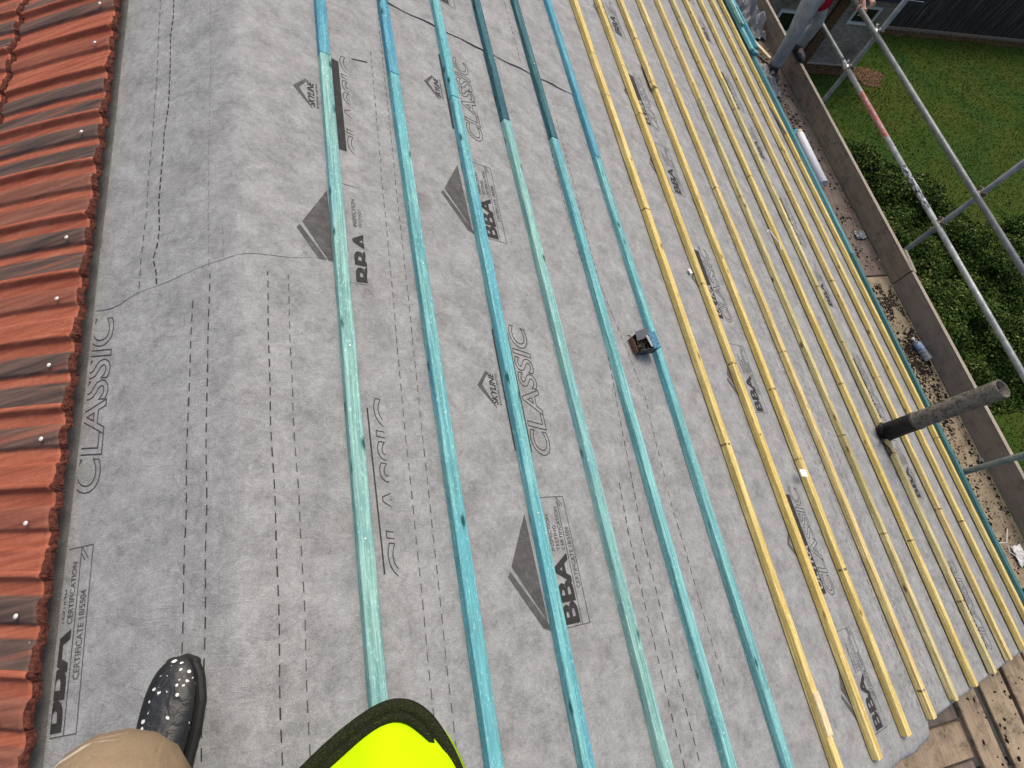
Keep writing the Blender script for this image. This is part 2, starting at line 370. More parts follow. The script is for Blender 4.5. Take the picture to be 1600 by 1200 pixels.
def interp(pts):
    xs = [p[0] for p in pts]; ys = [p[1] for p in pts]
    return lambda s: float(np.interp(s, xs, ys)) + .004 * math.sin(s * 31) 
left_low = sheet('membrane_sheet', 'shadowed lower grey membrane strip running under the red tiles', -2.4, -.30, VERGE, YFAR, -.011, M['membrane_shade'])
right_c = sheet('membrane_sheet', 'lowest grey membrane sheet beside the eaves under the yellow battens', 3.4, 5.36, VERGE, YFAR, -.010, M['membrane'], verge=True)
right_b = sheet('membrane_sheet', 'grey membrane sheet under the upper yellow battens', 1.75, 3.62, VERGE, YFAR, -.007, M['membrane'], lips=.002, verge=True)
right_a2 = sheet('membrane_sheet', 'far grey membrane sheet under the blue battens, beyond the raised cross lap', .25, 1.93, interp([(0, 2.79), (.66, 2.785), (.9, 2.795), (1.2, 2.80), (1.9, 2.81)]), YFAR, .0005, M['membrane'], lips=.003, lip0=.003)
right_a = sheet('membrane_sheet', 'near grey membrane sheet under the blue battens, ending at a raised dark lap', .25, 1.95, VERGE, 2.95, -.002, M['membrane'], lips=.003, verge=True)
def seam(s):
    pts = [(-.50, .985), (-.44, 1.01), (-.40, 1.012)]
    return 0
lp = [left_s(*p) for p in ((150, 485), (172, 482), (186, 478), (215, 460), (245, 446), (300, 425), (335, 408), (372, 396))]
lp = sorted([(a[1], a[0]) for a in lp])
rp = [roof_s(*p) for p in ((405, 397), (440, 399), (480, 402), (525, 407))]
seam_pts = lp + [(a[1], a[0]) for a in rp] + [(.36, 1.15), (.44, 1.06)]
seam_pts = sorted(seam_pts)
SEAM = interp(seam_pts)
ridge_far = sheet('membrane_sheet', 'far grey membrane sheet folded over the ridge', -.487, .425, SEAM, YFAR, .0024, M['membrane'], lips=.002, lip0=.0, crumple=.0012, step=.03)
ridge_near = sheet('membrane_sheet', 'near grey membrane sheet folded over the ridge under the shoe', -.490, .425, VERGE, 1.32, .001, M['membrane'], lips=.002, verge=True, step=.03, crumple=.0015)
TOPS = {'far': .001 + .0015, 'near': .0045 + .0015, 'a': -.002, 'a2': -.005, 'b': -.007, 'c': -.010}

# ------------------------------------------------------------------ printing on the sheets
def crump(Y, s, off): return .0012 * mnoise.noise(Vector((Y * 9, s * 9, off * 999)))
def clip(bm, smax=None, smin=None, ymin=None, ymax=None):
    def cut(co, no):
        bmesh.ops.bisect_plane(bm, geom=bm.verts[:] + bm.edges[:] + bm.faces[:], plane_co=co, plane_no=no, clear_outer=True, dist=1e-5)
    if smax is not None: cut((0, smax, 0), (0, 1, 0))
    if smin is not None: cut((0, smin, 0), (0, -1, 0))
    if ymin is not None: cut((ymin, 0, 0), (-1, 0, 0))
    if ymax is not None: cut((ymax, 0, 0), (1, 0, 0))
LAY = {'ridge_near': (ridge_near, .001, True), 'ridge_far': (ridge_far, .0024, True), 'a': (right_a, -.002, False), 'a2': (right_a2, .0005, False), 'b': (right_b, -.007, False), 'c': (right_c, -.010, False)}
def put(name, bm, lay, mat, extra=.0012, zk=.35):
    parent, off, cr = LAY[lay]
    lim = {'ridge_near': dict(smax=.418, smin=-.480, ymax=1.10 if name == 'dashed_line' else 1.3), 'ridge_far': dict(smax=.418, smin=-.480), 'a': dict(ymax=2.77, ymin=VERGE + .02), 'a2': dict(ymin=2.815), 'b': dict(ymin=VERGE + .02), 'c': dict(ymin=VERGE + .02)}[lay]
    clip(bm, **lim)
    if lay == 'a': clip(bm, smin=.44)
    if lay == 'ridge_far':
        clip(bm, ymin=1.188 if name == 'printed_emblem' else 1.115); pass
    es = [e for e in bm.edges if e.calc_length() > .09]
    if es: bmesh.ops.subdivide_edges(bm, edges=es, cuts=2)
    bmesh.ops.triangulate(bm, faces=[f for f in bm.faces if len(f.verts) > 4])
    for v in bm.verts:
        Y, s, z = v.co
        v.co = S(Y, s, off + extra + z * zk + (crump(Y, s, off) if cr else 0))
    if not bm.faces: bm.free(); return None
    return obj(name, bm, mat, parent)
def poly(bm, pts, z=0):
    vs_ = [bm.verts.new((p[0], p[1], z)) for p in pts]
    f = bm.faces.new(vs_); f.normal_update()
    if f.normal.z > 0: f.normal_flip()
def line(bm, p, q, wd=.003):
    p = Vector((*p, 0)); q = Vector((*q, 0)); d = (q - p).normalized(); nn = Vector((-d.y, d.x, 0)) * wd / 2
    poly(bm, [p + nn, q + nn, q - nn, p - nn])
_tc = {}
def text_bm(txt, size, length=None, outline=0.0, bold=0.0, shear=0.0, space=1.0):
    cu = bpy.data.curves.new('t', 'FONT'); cu.body = txt; cu.size = 1; cu.shear = shear; cu.space_character = space; cu.resolution_u = 4
    cu.offset = bold
    if outline: cu.fill_mode = 'NONE'; cu.bevel_depth = outline / size; cu.bevel_resolution = 0
    o = bpy.data.objects.new('t', cu); COL.objects.link(o)
    dg = bpy.context.evaluated_depsgraph_get(); me = bpy.data.meshes.new_from_object(o.evaluated_get(dg))
    bpy.data.objects.remove(o); bpy.data.curves.remove(cu)
    bm = bmesh.new(); bm.from_mesh(me); bpy.data.meshes.remove(me)
    xs = [v.co.x for v in bm.verts]; ys = [v.co.y for v in bm.verts]; x0, x1, y0, y1 = min(xs), max(xs), min(ys), max(ys)
    kx = (length / (x1 - x0)) if length else size; ky = size / (y1 - y0)
    for v in bm.verts: v.co = Vector(((v.co.x - x0) * kx, (v.co.y - y0) * ky, v.co.z * size))
    return bm
def text(bm, txt, Y, s, size, length=None, **k):      # baseline at s, letter tops towards smaller s
    t = text_bm(txt, size, length, **k)
    for v in t.verts: v.co = Vector((Y + v.co.x, s - v.co.y, v.co.z))
    me = bpy.data.meshes.new('t'); t.to_mesh(me); t.free(); bm.from_mesh(me); bpy.data.meshes.remove(me)
def certificate(lay, Y0, s0, ink='ink', line_m='ink_line'):  # Y0: foot of the frame; s0: upper edge of the row
    D = lambda a, b: (Y0 + a, s0 + b)
    bm = bmesh.new()
    for p, q in (((0, .175), (.431, .175)), ((0, .142), (.431, .142)), ((0, .03), (0, .175)), ((.431, .03), (.431, .175)), ((0, .034), (.431, .034)),
                 ((.431, .142), (.40, .163)), ((.415, .142), (.395, .155))):
        line(bm, D(*p), D(*q), .0024)
    put('printed_frame', bm, lay, M[line_m])
    bm = bmesh.new(); text(bm, 'BBA', Y0 + .008, s0 + .135, .068, .225, bold=.035, space=.95); put('printed_lettering', bm, lay, M[ink])
    bm = bmesh.new()
    for i, (t, l) in enumerate((('INSPECTION', .125), ('TESTING', .085), ('CERTIFICATION', .150))):
        text(bm, t, Y0 + .245, s0 + .089 + i * .023, .0145, l, bold=.006)
    text(bm, 'CERTIFICATE 18/5504', Y0 + .115, s0 + .168, .0165, .205, bold=.006)
    put('printed_lettering', bm, lay, M[line_m])
    bm = bmesh.new()
    poly(bm, [D(.378, -.012), D(.214, -.104), D(.030, .000)])
    poly(bm, [D(.198, -.112), D(.184, -.124), D(.014, -.022), D(-.004, .022), D(.012, .010)])
    poly(bm, [D(.400, .006), D(.383, .007), D(.02, .026), D(.0, .036), D(.40, .034)])
    put('printed_emblem', bm, lay, M['ink_grey'])
def classic(lay, Y0, s0, ink='ink', thin=False):
    bm = bmesh.new(); text(bm, 'CLASSIC', Y0 - .02, s0 + .172, .088, .555, outline=.0011, bold=.015, shear=.15, space=1.0)
    put('printed_lettering', bm, lay, M['ink_line'], zk=.2)
    if thin:
        bm = bmesh.new(); line(bm, (Y0, s0 + .070), (Y0 + .50, s0 + .064), .0045); put('printed_bar', bm, lay, M['ink']); return
    bm = bmesh.new(); poly(bm, [(Y0, s0), (Y0 + .50, s0), (Y0 + .49, s0 + .078), (Y0 - .005, s0 + .078)]); put('printed_bar', bm, lay, M[ink])
    if lay == 'ridge_far': return
    bm = bmesh.new(); text(bm, 'ULTRA', Y0 + .02, s0 + .068, .052, .21, bold=.02, shear=.25); put('printed_lettering', bm, lay, M['knock'], extra=.0020)
def skyline(lay, Y0, s0):
    bm = bmesh.new(); D = lambda a, b: (Y0 + a, s0 + b)
    poly(bm, [D(.075, -.062), D(.140, -.012), D(.128, -.008), D(.078, -.040)]); poly(bm, [D(.075, -.062), D(.078, -.040), D(-.005, .006), D(-.014, .008)])
    put('printed_emblem', bm, lay, M['ink_grey'])
    bm = bmesh.new(); text(bm, 'SKYLINE', Y0, s0 + .018, .026, .132, bold=.02, shear=.3); text(bm, 'ROOFING CENTRES', Y0, s0 + .032, .008, .130)
    put('printed_lettering', bm, lay, M['ink'])
PER = 1.563
def row(s0, yb, lays, s_drift=0.0):
    for k in range(-1, 6):
        Y = yb + k * PER
        lay = lays(Y + .2)
        if lay and -1.4 < Y < 7: certificate(lay, Y, s0)
        lay = lays(Y + .8)
        if lay and Y < 6.2:
            classic(lay, Y + .606, s0, thin=(lay == 'ridge_near'))
            if lay != 'ridge_near': skyline(lay, Y + .78, s0 - .05)
row(.30, 1.115 - PER, lambda Y: 'ridge_near' if Y < 1.16 and Y > .3 else ('ridge_far' if Y > 1 else None))
row(.905, -.082, lambda Y: 'a' if Y < 2.75 else 'a2')
row(2.575, -.804, lambda Y: 'b')
row(4.255, .196 - PER, lambda Y: 'c')
# row along the left slope, cut off by the sheet edge
certificate('ridge_near', -.073, -.586); classic('ridge_near', .52, -.583)
# dashed guide lines
def dashes(lay, pts, dl=.026, gap=.019, wd=.0034, keep=1.0, wob=.002, name='dashed_line', mat='ink'):
    bm = bmesh.new(); pts = sorted(pts); ys = [p[0] for p in pts]; ss = [p[1] for p in pts]; Y = ys[0]
    rr = random.Random(int(ss[0] * 1000) + int(Y * 77)); on = True
    while Y < ys[-1]:
        if rr.random() < .04: on = rr.random() < keep
        if on:
            f = lambda t: float(np.interp(t, ys, ss)) + wob * math.sin(t * 7) + wob * .5 * math.sin(t * 19)
            line(bm, (Y, f(Y)), (Y + dl, f(Y + dl)), wd * rr.uniform(.75, 1.1))
        Y += dl + gap
    put(name, bm, lay, M[mat])
dashes('ridge_near', [(-.85, -.143), (1.02, -.150)], keep=.97); dashes('ridge_near', [(-.85, -.083), (.3, -.089), (1.10, -.097)], keep=1)
dashes('ridge_near', [(-.85, .095), (1.13, .079)], keep=.8); dashes('ridge_near', [(-.85, .156), (.80, .143), (1.15, .14)], wd=.003, keep=.45, mat='ink_line')
lf = [left_s(*p) for p in ((218, 452), (222, 400), (230, 330), (233, 290), (240, 200), (247, 100), (252, 0))]
dashes('ridge_far', lf + [(5, -.34)], wd=.003, keep=.75, mat='ink_line', wob=.001)
lf = [left_s(*p) for p in ((244, 445), (244, 425), (240, 405), (247, 385), (250, 360), (249, 320), (255, 270), (257, 240), (257, 210), (264, 165), (265, 110), (268, 60), (272, 30), (273, 0))]
dashes('ridge_far', lf + [(5, -.27)], dl=.022, gap=.012, wd=.0048, keep=.85, wob=.003)
dashes('ridge_far', [(1.15, -.052), (2.35, -.060), (5, -.06)], wd=.0022, keep=.6, mat='ink_pale'); dashes('ridge_far', [(1.13, -.10), (2.35, -.115), (5, -.1)], wd=.0025, keep=.5, mat='ink_pale')
dashes('a', [(-.85, .462), (.16, .477), (.75, .489), (2.75, .545)], wd=.0028, keep=.7, mat='ink_line', wob=.001); dashes('a', [(-.85, .515), (.15, .533), (.75, .55), (2.75, .60)], wd=.0028, keep=.7, mat='ink_line', wob=.001)
dashes('a2', [(2.83, .55), (7, .6)], wd=.0028, keep=.7, mat='ink_line'); dashes('a2', [(2.83, .61), (7, .65)], wd=.0028, keep=.7, mat='ink_line')
for d, kp in ((0, 1), (.078, 1)):
    dashes('a', [(-.85, 1.345 + d), (.17, 1.370 + d), (1.1, 1.47 + d), (1.9, 1.445 + d), (2.75, 1.48 + d)], keep=.95, wd=.0036, wob=.001)
    dashes('a2', [(2.83, 1.48 + d), (7, 1.5 + d)], keep=.95, wd=.0036)
bm = bmesh.new(); line(bm, (2.268, .432), (2.292, .512), .007); put('fold_line', bm, 'a', M['ink'])
dashes('a', [(-.4, 1.68), (.3, 1.676), (.8, 1.712), (1.4, 1.62), (2.7, 1.66)], keep=.6, wd=.003)
dashes('a', [(-.85, 1.935), (.9, 1.93), (2.75, 1.94)], dl=.05, gap=.006, wd=.006, keep=.6, mat='ink', wob=.001); dashes('a2', [(2.83, 1.92), (8, 1.92)], dl=.2, gap=.004, wd=.006, mat='ink_line', wob=.001)
for base in (3.07, 3.325):
    for d in (0, .062):
        dashes('b', [(-.85, base + d - .01), (1, base + d), (4, base + d + .02), (8, base + d + .02)], keep=.8, wd=.003, mat='ink_line', wob=.001)
for base in (3.78, 4.02, 4.93, 5.07):
    for d in (0, .05):
        dashes('c', [(-.85, base + d), (4, base + d - .02), (8, base + d)], keep=.6, wd=.003, mat='ink_pale', wob=.001)

# ------------------------------------------------------------------ battens
BW, BH = .044, .031
def along(s, y, n=0, yaw=0, left=False):      # frame on a slope: x down, y along the ridge, z out
    return Matrix.Translation(S(y, s, n, True)) @ Matrix.Rotation(-TH if left else TH, 4, 'Y') @ Matrix.Rotation(yaw, 4, 'Z')
def batten_mesh(L, wd=BW, h=BH, seed=0):
    rr = random.Random(seed); bm = bmesh.new(); n = max(2, int(L / .12)); rings = []; c = .0025
    prof = [(-wd / 2, 0), (-wd / 2, h - c), (-wd / 2 + c, h), (wd / 2 - c, h), (wd / 2, h - c), (wd / 2, 0)]
    ph = rr.uniform(0, 9)
    for i in range(n + 1):
        y = L * i / n; dx = .0012 * math.sin(y * 1.6 + ph); dz = .0006 * math.sin(y * 2.3 + ph)
        rings.append([bm.verts.new((px + dx + rr.uniform(-.0004, .0004), y, pz + (dz if pz > .01 else 0) + (rr.uniform(-.0004, .0004) if pz > .01 else 0))) for px, pz in prof])
    for a, b in zip(rings, rings[1:]):
        for k in range(6): bm.faces.new((a[k], b[k], b[(k + 1) % 6], a[(k + 1) % 6]))
    bm.faces.new(rings[0]); bm.faces.new(rings[-1][::-1])
    return bm
XR = {  # right-hand top edge of each batten in the photo at four heights (0, 300, 600, 900)
 'B1': [509, 536, 562, 589], 'B2': [605.5, 652, 697, 742], 'B3': [687, 748, 810, 870], 'B4': [750, 826, 902, 977], 'B5': [810, 896, 982, 1067], 'B6': [861, 956, 1052, 1147],
 'Y1': [902, 1007, 1110, 1215], 'Y2': [939, 1051, 1164, 1275], 'Y3': [974, 1091, 1212, 1327], 'Y4': [1004, 1126, 1251, 1374], 'Y5': [1031, 1160, 1289, 1416], 'Y6': [1055, 1187, 1321, 1454],
 'Y7': [1076, 1212, 1351, 1490], 'Y8': [1097, 1240, 1380, 1522], 'Y9': [1115, 1261, 1405, 1550], 'Y10': [1129, 1277, 1426, 1577]}
def batten_line(xs):
    k, c = np.polyfit([0, 300, 600, 900], xs, 1)
    a = roof_s(c, 0, 1.5); b = roof_s(k * 900 + c, 900, 1.5)
    sl_ = (a[1] - b[1]) / (a[0] - b[0]); return (lambda Y: b[1] + sl_ * (Y - b[0]) - BW / 2), sl_
ORD = ['first', 'second', 'third', 'fourth', 'fifth', 'sixth', 'seventh', 'eighth', 'ninth', 'tenth']
_nm = {}
def nails(parent, L, seed):
    rr = random.Random(seed); y = rr.uniform(.3, .6)
    if 'me' not in _nm:
        bm = bmesh.new(); bmesh.ops.create_cone(bm, cap_ends=True, segments=8, radius1=.0028, radius2=.0028, depth=.003)
        me = bpy.data.meshes.new('nail'); bm.to_mesh(me); bm.free(); me.materials.append(M['nail']); _nm['me'] = me
    while y < L - .05:
        if rr.random() < .6:
            o = bpy.data.objects.new('nail', _nm['me']); COL.objects.link(o); o.parent = parent; o.location = (rr.uniform(-.006, .006), y, BH + .0006)
        y += .6
def batten(fs, slp, y0, y1, mat, label, group, seed):
    b = obj('roof_batten', batten_mesh(y1 - y0, seed=seed), mat)
    b.matrix_world = along(fs(y0), y0, -.001, -math.atan(slp))
    tag(b, label, 'batten', group)
    if seed < 100: nails(b, y1 - y0, seed)
    return b
near_mat = ['blue_pale', 'blue', 'blue', 'blue_pale', 'blue', 'blue']
near_txt = ['pale streaky near length running to the vest', 'turquoise near length right of the vest', 'turquoise near length crossing the printed triangles', 'smooth pale aqua near length', 'turquoise near length left of the screw box', 'turquoise near length carrying the screw box']
far_mat = ['blue_deep', 'blue_deep', 'blue', 'teal_dark', 'teal_dark', 'blue_deep']
far_txt = ['light blue far length', 'sky blue far length ending in splintered wood', 'turquoise far length crossing the cross lap', 'dark green-blue stained far length', 'dark navy-teal far length', 'blue far length beside the first yellow batten']
JOIN = [2.19, 2.25, 2.272, 2.268, 2.29, 2.288]
for i in range(6):
    f, k = batten_line(XR['B%d' % (i + 1)])
    batten(f, k, VERGE - .03, JOIN[i] - .002, M[near_mat[i]], '%s batten from the ridge, %s' % (ORD[i], near_txt[i]), 'blue treated battens on the membrane', i)
    batten(f, k, JOIN[i] + .003, YFAR, M[far_mat[i]], '%s batten from the ridge, %s' % (ORD[i], far_txt[i]), 'blue treated battens on the membrane', i + 50)
ym = ['yellow', 'yellow', 'yellow', 'yellow_pink', 'yellow_olive', 'yellow', 'yellow_olive', 'yellow_pink', 'yellow', 'yellow']
yj = [3.35, 4.6, 3.9, 4.9, 3.6, 4.77, 4.2, 5.1, 4.4, 4.0]
for i in range(10):
    f, k = batten_line(XR['Y%d' % (i + 1)])
    w_ = {0: 'next to the last blue one', 9: 'against the green eaves strip'}.get(i, 'counted from the blue ones')
    batten(f, k, VERGE + random.uniform(-.006, .006), yj[i] - .002, M[ym[i]], '%s yellow batten %s, near length with cut end' % (ORD[i], w_), 'yellow pine battens on the membrane', i + 100)
    batten(f, k, yj[i] + .002, YFAR, M[ym[(i * 3 + 1) % 10]], '%s yellow batten %s, far length at the top' % (ORD[i], w_), 'yellow pine battens on the membrane', i + 150)
# green eaves strip: two lengths, the far one bluer
for k, (a, b, mt, tx) in enumerate(((VERGE, 2.50, 'teal_mid', 'dark green eaves batten along the roof edge, near length'), (2.505, 8.9, 'teal_edge', 'blue-green eaves batten along the roof edge, far length'))):
    e = obj('eaves_batten', batten_mesh(b - a, .062, .036, 300 + k), M[mt]); e.matrix_world = along(5.335, a, -.004, 0)
    tag(e, tx, 'batten', 'treated battens along the eaves')
# loose stack of blue battens lying on the eaves at the far end
for k, (ds, y0, zz, mt) in enumerate(((5.262, 5.25, .036, 'blue'), (5.305, 5.22, .036, 'blue_deep'), (5.350, 5.24, .036, 'blue'), (5.250, 5.62, .068, 'blue_pale'), (5.296, 5.95, .068, 'blue'), (5.342, 5.3, .068, 'blue_deep'))):
    e = obj('loose_batten', batten_mesh(3.3, .043, .030, 400 + k), M[mt]); e.matrix_world = along(ds, y0, zz, R(-.25 + .1 * k))
    tag(e, ['lowest inner loose blue batten of the bundle on the eaves', 'lowest middle loose blue batten of the bundle on the eaves', 'lowest outer loose blue batten of the bundle on the eaves', 'upper inner loose blue batten of the bundle, pale', 'upper middle loose blue batten of the bundle, set back', 'upper outer loose blue batten of the bundle on the eaves'][k], 'batten', 'loose blue battens bundled on the eaves')
# offcut riding on the third yellow batten
f3, k3 = batten_line(XR['Y3'])
e = obj('batten_offcut', batten_mesh(.27, .044, .030, 55), M['yellow_pink']); e.matrix_world = along(f3(3.36) - .026, 3.36, .012, R(-1)); 
tag(e, 'short pale wood offcut lying against the third yellow batten', 'offcut')
e = obj('batten_packer', batten_mesh(.16, .043, .008, 57), M['cut_wood']); f1, k1 = batten_line(XR['Y1']); e.matrix_world = along(f1(-.70), -.70, BH - .002, 0)
tag(e, 'thin pale wood sliver on the near end of the first yellow batten', 'offcut')

# ------------------------------------------------------------------ red tiles on the left slope
CV = .2255
HI, LO = .0115, 0.0
def prof_z(u):
    def st(a, b): 
        t = max(0, min(1, (u - a) / (b - a))); return t * t * (3 - 2 * t)
    z = .0145 + .003 * st(0, .02)
    z -= .0175 * st(.055, .12); z += HI * st(.26, .305); z -= HI * st(.52, .585); z += HI * st(.735, .78); z += .0015 * math.sin(u * 20)
    return z
prof = [(u, prof_z(u)) for u in [0, .012, .03, .055, .068, .08, .09, .1, .11, .12, .15, .2, .245, .26, .271, .282, .293, .305, .33, .38, .45, .5, .52, .533, .546, .56, .572, .585, .61, .66, .71, .735, .746, .757, .768, .78, .81, .87, .93, .98, 1.03]]
def skew(x): return .205 * abs(x) - .115 * x * x
def tile_parts(seed):
    rr = random.Random(seed); T = .016
    L = .50; xs = [0, -.004, -.01, -.03, -.10, -.20, -.3, -.4, -.488, -.498, -L]
    V = []; F = []; k = len(prof)
    jag = [.006 * mnoise.noise(Vector((u * 11, seed, 2))) + rr.uniform(-.0022, .0018) for u, _ in prof]
    for i, x in enumerate(xs):
        for j, (u, z) in enumerate(prof):
            xx = x + (jag[j] if i < 2 else 0); zz = z + (-.004 if i == 0 else 0) + (-.003 if i >= len(xs) - 1 else 0)
            V.append((xx, -u * CV + skew(xx), zz + T))
    nx = len(xs)
    for i in range(nx - 1):
        for j in range(k - 1): F.append((i * k + j, i * k + j + 1, (i + 1) * k + j + 1, (i + 1) * k + j))
    b0 = len(V)     # tail edge going down
    for j, (u, z) in enumerate(prof): V.append((-L, -u * CV + skew(L), z))
    for j in range(k - 1): F.append(((nx - 1) * k + j, (nx - 1) * k + j + 1, b0 + j + 1, b0 + j))
    b1 = len(V)     # side edge facing the next tile
    for i, x in enumerate(xs): V.append((x, -prof[-1][0] * CV + skew(x), prof[-1][1]))
    for i in range(nx - 1): F.append((i * k + k - 1, b1 + i, b1 + i + 1, (i + 1) * k + k - 1))
    b2 = len(V)
    for i, x in enumerate(xs): V.append((x, skew(x), prof[0][1] - .004))
    for i in range(nx - 1): F.append((i * k, (i + 1) * k, b2 + i + 1, b2 + i))
    # head edge: rough broken face with nib blocks, separate part
    HV = []; HF = []; rows = 5
    for r_ in range(rows):
        t = r_ / (rows - 1)
        for j, (u, z) in enumerate(prof):
            bump = .005 * mnoise.noise(Vector((u * 14, t * 4, seed))) if 0 < r_ else 0
            HV.append((.0005 + jag[j] + .004 * math.sin(t * 3.1) + .008 * t + bump, -u * CV, (z - .004 + T) * (1 - t) + t * (z * .8 - .004)))
    for r_ in range(rows - 1):
        for j in range(k - 1): HF.append((r_ * k + j, (r_ + 1) * k + j, (r_ + 1) * k + j + 1, r_ * k + j + 1))
    for (ua, ub) in ((.93, 1.02), (.0, .06)):       # interlock lugs at the head
        b = len(HV); x0, x1, z0, z1 = -.02, .009, .002, prof[0][1] + T - .012
        HV += [(x, -u_ * CV, z) for x in (x0, x1) for u_ in (ua, ub) for z in (z0, z1)]
        HF += [(b + 4, b + 6, b + 7, b + 5), (b, b + 1, b + 3, b + 2), (b + 1, b + 5, b + 7, b + 3), (b, b + 4, b + 5, b + 1), (b + 2, b + 3, b + 7, b + 6)]
    return mesh(V, F), mesh(HV, HF)
kinds = [tile_parts(s) for s in (3, 11, 17, 23)]
for me, hm in kinds:
    for p in me.polygons: p.use_smooth = True
nailbm = bmesh.new(); bmesh.ops.create_uvsphere(nailbm, u_segments=12, v_segments=6, radius=.0065)
for v in nailbm.verts: v.co.z *= .5
nail_me = bpy.data.meshes.new('nail'); nailbm.to_mesh(nail_me); nailbm.free(); nail_me.materials.append(M['nail'])
kmats = {}
for gi in (0, 1):
    for ki, (me, hm) in enumerate(kinds):
        a = me.copy(); a.materials.append(M['tile_grey' if gi else 'tile']); b = hm.copy(); b.materials.append(M['tile_edge']); kmats[(gi, ki)] = (a, b)
def ordinal(k):
    return ORD[k] if k < 10 else ['eleventh', 'twelfth', 'thirteenth', 'fourteenth', 'fifteenth'][k - 10]
greyset = {1, 3, 4, 6, 8, 9, 11, 12, 14}
for c in range(3):
    for k in range(15 if c else 14):
        Ytop = .079 + (k - (1 if c else 0)) * .2253 + c * skew(.462)
        gi = 1 if (k + c * 2) in greyset else 0
        s_head = -(.492 + c * .462)
        tm, hm = kmats[(gi, (k * 3 + c) % 4)]
        Mx = along(s_head, Ytop, .034 + .0015 - (0), R(random.uniform(-.25, .25)), left=True) @ Matrix.Rotation(R(-2.4), 4, 'Y')
        t = thing('pantile', (0, 0, 0), '%s %s pantile from the near end of the %s course' % (ordinal(k), 'grey-stained red' if gi else 'plain red', ('top', 'second', 'third')[c]), 'pantile', 'red pantiles on the left slope', Mx)
        for nm, me in (('tile_body', tm), ('head_edge', hm)):
            o = bpy.data.objects.new(nm, me); COL.objects.link(o); o.parent = t
        if c == 0 and k not in (9, 7):
            o = bpy.data.objects.new('nail', nail_me); COL.objects.link(o); o.parent = t; o.location = (-.045 + random.uniform(-.012, .004), -.43 * CV, .021 + .016 + .001)
# battens carrying the tiles, mostly hidden
for k, s_ in enumerate((-.565, -1.027, -1.489)):
    e = obj('tile_batten', batten_mesh(YFAR - VERGE, .040, .020, 500 + k), M['board_grey']); e.matrix_world = along(s_, VERGE, -.008, 0, left=True)
    tag(e, 'old hidden batten under the heads of the %s tile course' % ('top', 'second', 'third')[k], 'batten', 'old battens under the red tiles')

# ------------------------------------------------------------------ vent pipe through the roof
pb = S(.672, roof_s(1380, 678)[1], 0); 
ptop = at(1567, 607, -2.36); vp = thing('soil_vent_pipe', pb, 'weathered grey-black vent pipe standing through the membrane, hollow at the top', 'vent pipe')
n = NT('old_pipe', .85, .2); a = n.noise(n.vec(), 28, 6, .75); b = n.noise(n.vec(), 90, 4, .7)
col = n.ramp(a, [(.32, (.025, .025, .020)), (.46, (.105, .095, .08)), (.58, (.20, .18, .155)), (.72, (.09, .10, .055))])
M['pipe'] = n.out(n.mix(n.ramp(b, [(.52, 0), (.64, .85)]), col, (.22, .205, .18)), n.math('ADD', a, b), .8, .004)
M['black'] = plain('black_rubber', (.012, .012, .012), .55, .3, var=.4, sc=50)
ax = ptop - pb; Lp = ax.length; axn = ax.normalized()
bm = bmesh.new()
q = axn.to_track_quat('Z', 'Y')
prj = [(0, .056), (.1, .056), (.235, .056), (.236, .058), (.5, .0575), (Lp, .0585)]
def ring(z, r_, n_=28, jit=0, seed=0): return [bm.verts.new(q @ Vector((math.cos(a_) * (r_ + jit * mnoise.noise(Vector((math.cos(a_) * 3, math.sin(a_) * 3, z * 9 + seed)))), math.sin(a_) * (r_ + jit * mnoise.noise(Vector((math.cos(a_) * 3, math.sin(a_) * 3, z * 9 + seed)))), z))) for a_ in [2 * math.pi * k / n_ for k in range(n_)]]
def skin(rs):
    for a_, b_ in zip(rs, rs[1:]):
        nn = len(a_)
        for k in range(nn): bm.faces.new((a_[k], a_[(k + 1) % nn], b_[(k + 1) % nn], b_[k]))
zs = [-.1, .0, .08, .16, .235, .3, .4, .5, .6, .7, Lp - .02, Lp]
skin([ring(z, .0575 + (.001 if z > .5 else 0), jit=.002) for z in zs] + [ring(Lp + .001, .055), ring(Lp - .001, .050), ring(Lp - .2, .049), ring(.1, .049)])
obj('pipe_shaft', bm, M['pipe'], vp, smooth=True)
bm = bmesh.new(); skin([ring(.252, .0595), ring(.255, .063), ring(.268, .063), ring(.272, .0595)]); obj('pipe_joint', bm, plain('pale_joint', (.12, .115, .10), .8, .2, sc=90), vp, smooth=True)
bm = bmesh.new(); skin([ring(-.06, .078, jit=.02), ring(.0, .069, jit=.012), ring(.06, .0635, jit=.004), ring(.15, .061, jit=.002), ring(.245, .0605)]); obj('pipe_sleeve', bm, M['black'], vp, smooth=True)
bm = bmesh.new()
def flap(a0, ln, wd, lift, curl):
    base = Vector((math.cos(a0), math.sin(a0), 0)); sdv = Vector((-math.sin(a0), math.cos(a0), 0)); pr = None
    for i in range(7):
        t = i / 6; c = base * (.058 + ln * t) + Vector((0, 0, lift * math.sin(t * 2.2) - math.tan(TH) * base.x * (.058 + ln * t) + .006)) + sdv * curl * t * t
        hw = wd * (1 - t) ** .8 / 2 + .001
        cur = [bm.verts.new(c - sdv * hw), bm.verts.new(c + sdv * hw)]
        if pr: bm.faces.new((pr[0], pr[1], cur[1], cur[0]))
        pr = cur
flap(R(160), .07, .08, .07, .01); flap(R(140), .05, .05, .06, .02); flap(R(215), .11, .03, .03, -.02); flap(R(-100), .12, .08, .02, -.03); flap(R(185), .03, .05, .03, 0); flap(R(60), .05, .05, .0, 0); flap(R(10), .04, .07, .0, 0)
fo = obj('sleeve_flap', bm, M['black'], vp); fo.modifiers.new('t', 'SOLIDIFY').thickness = .002

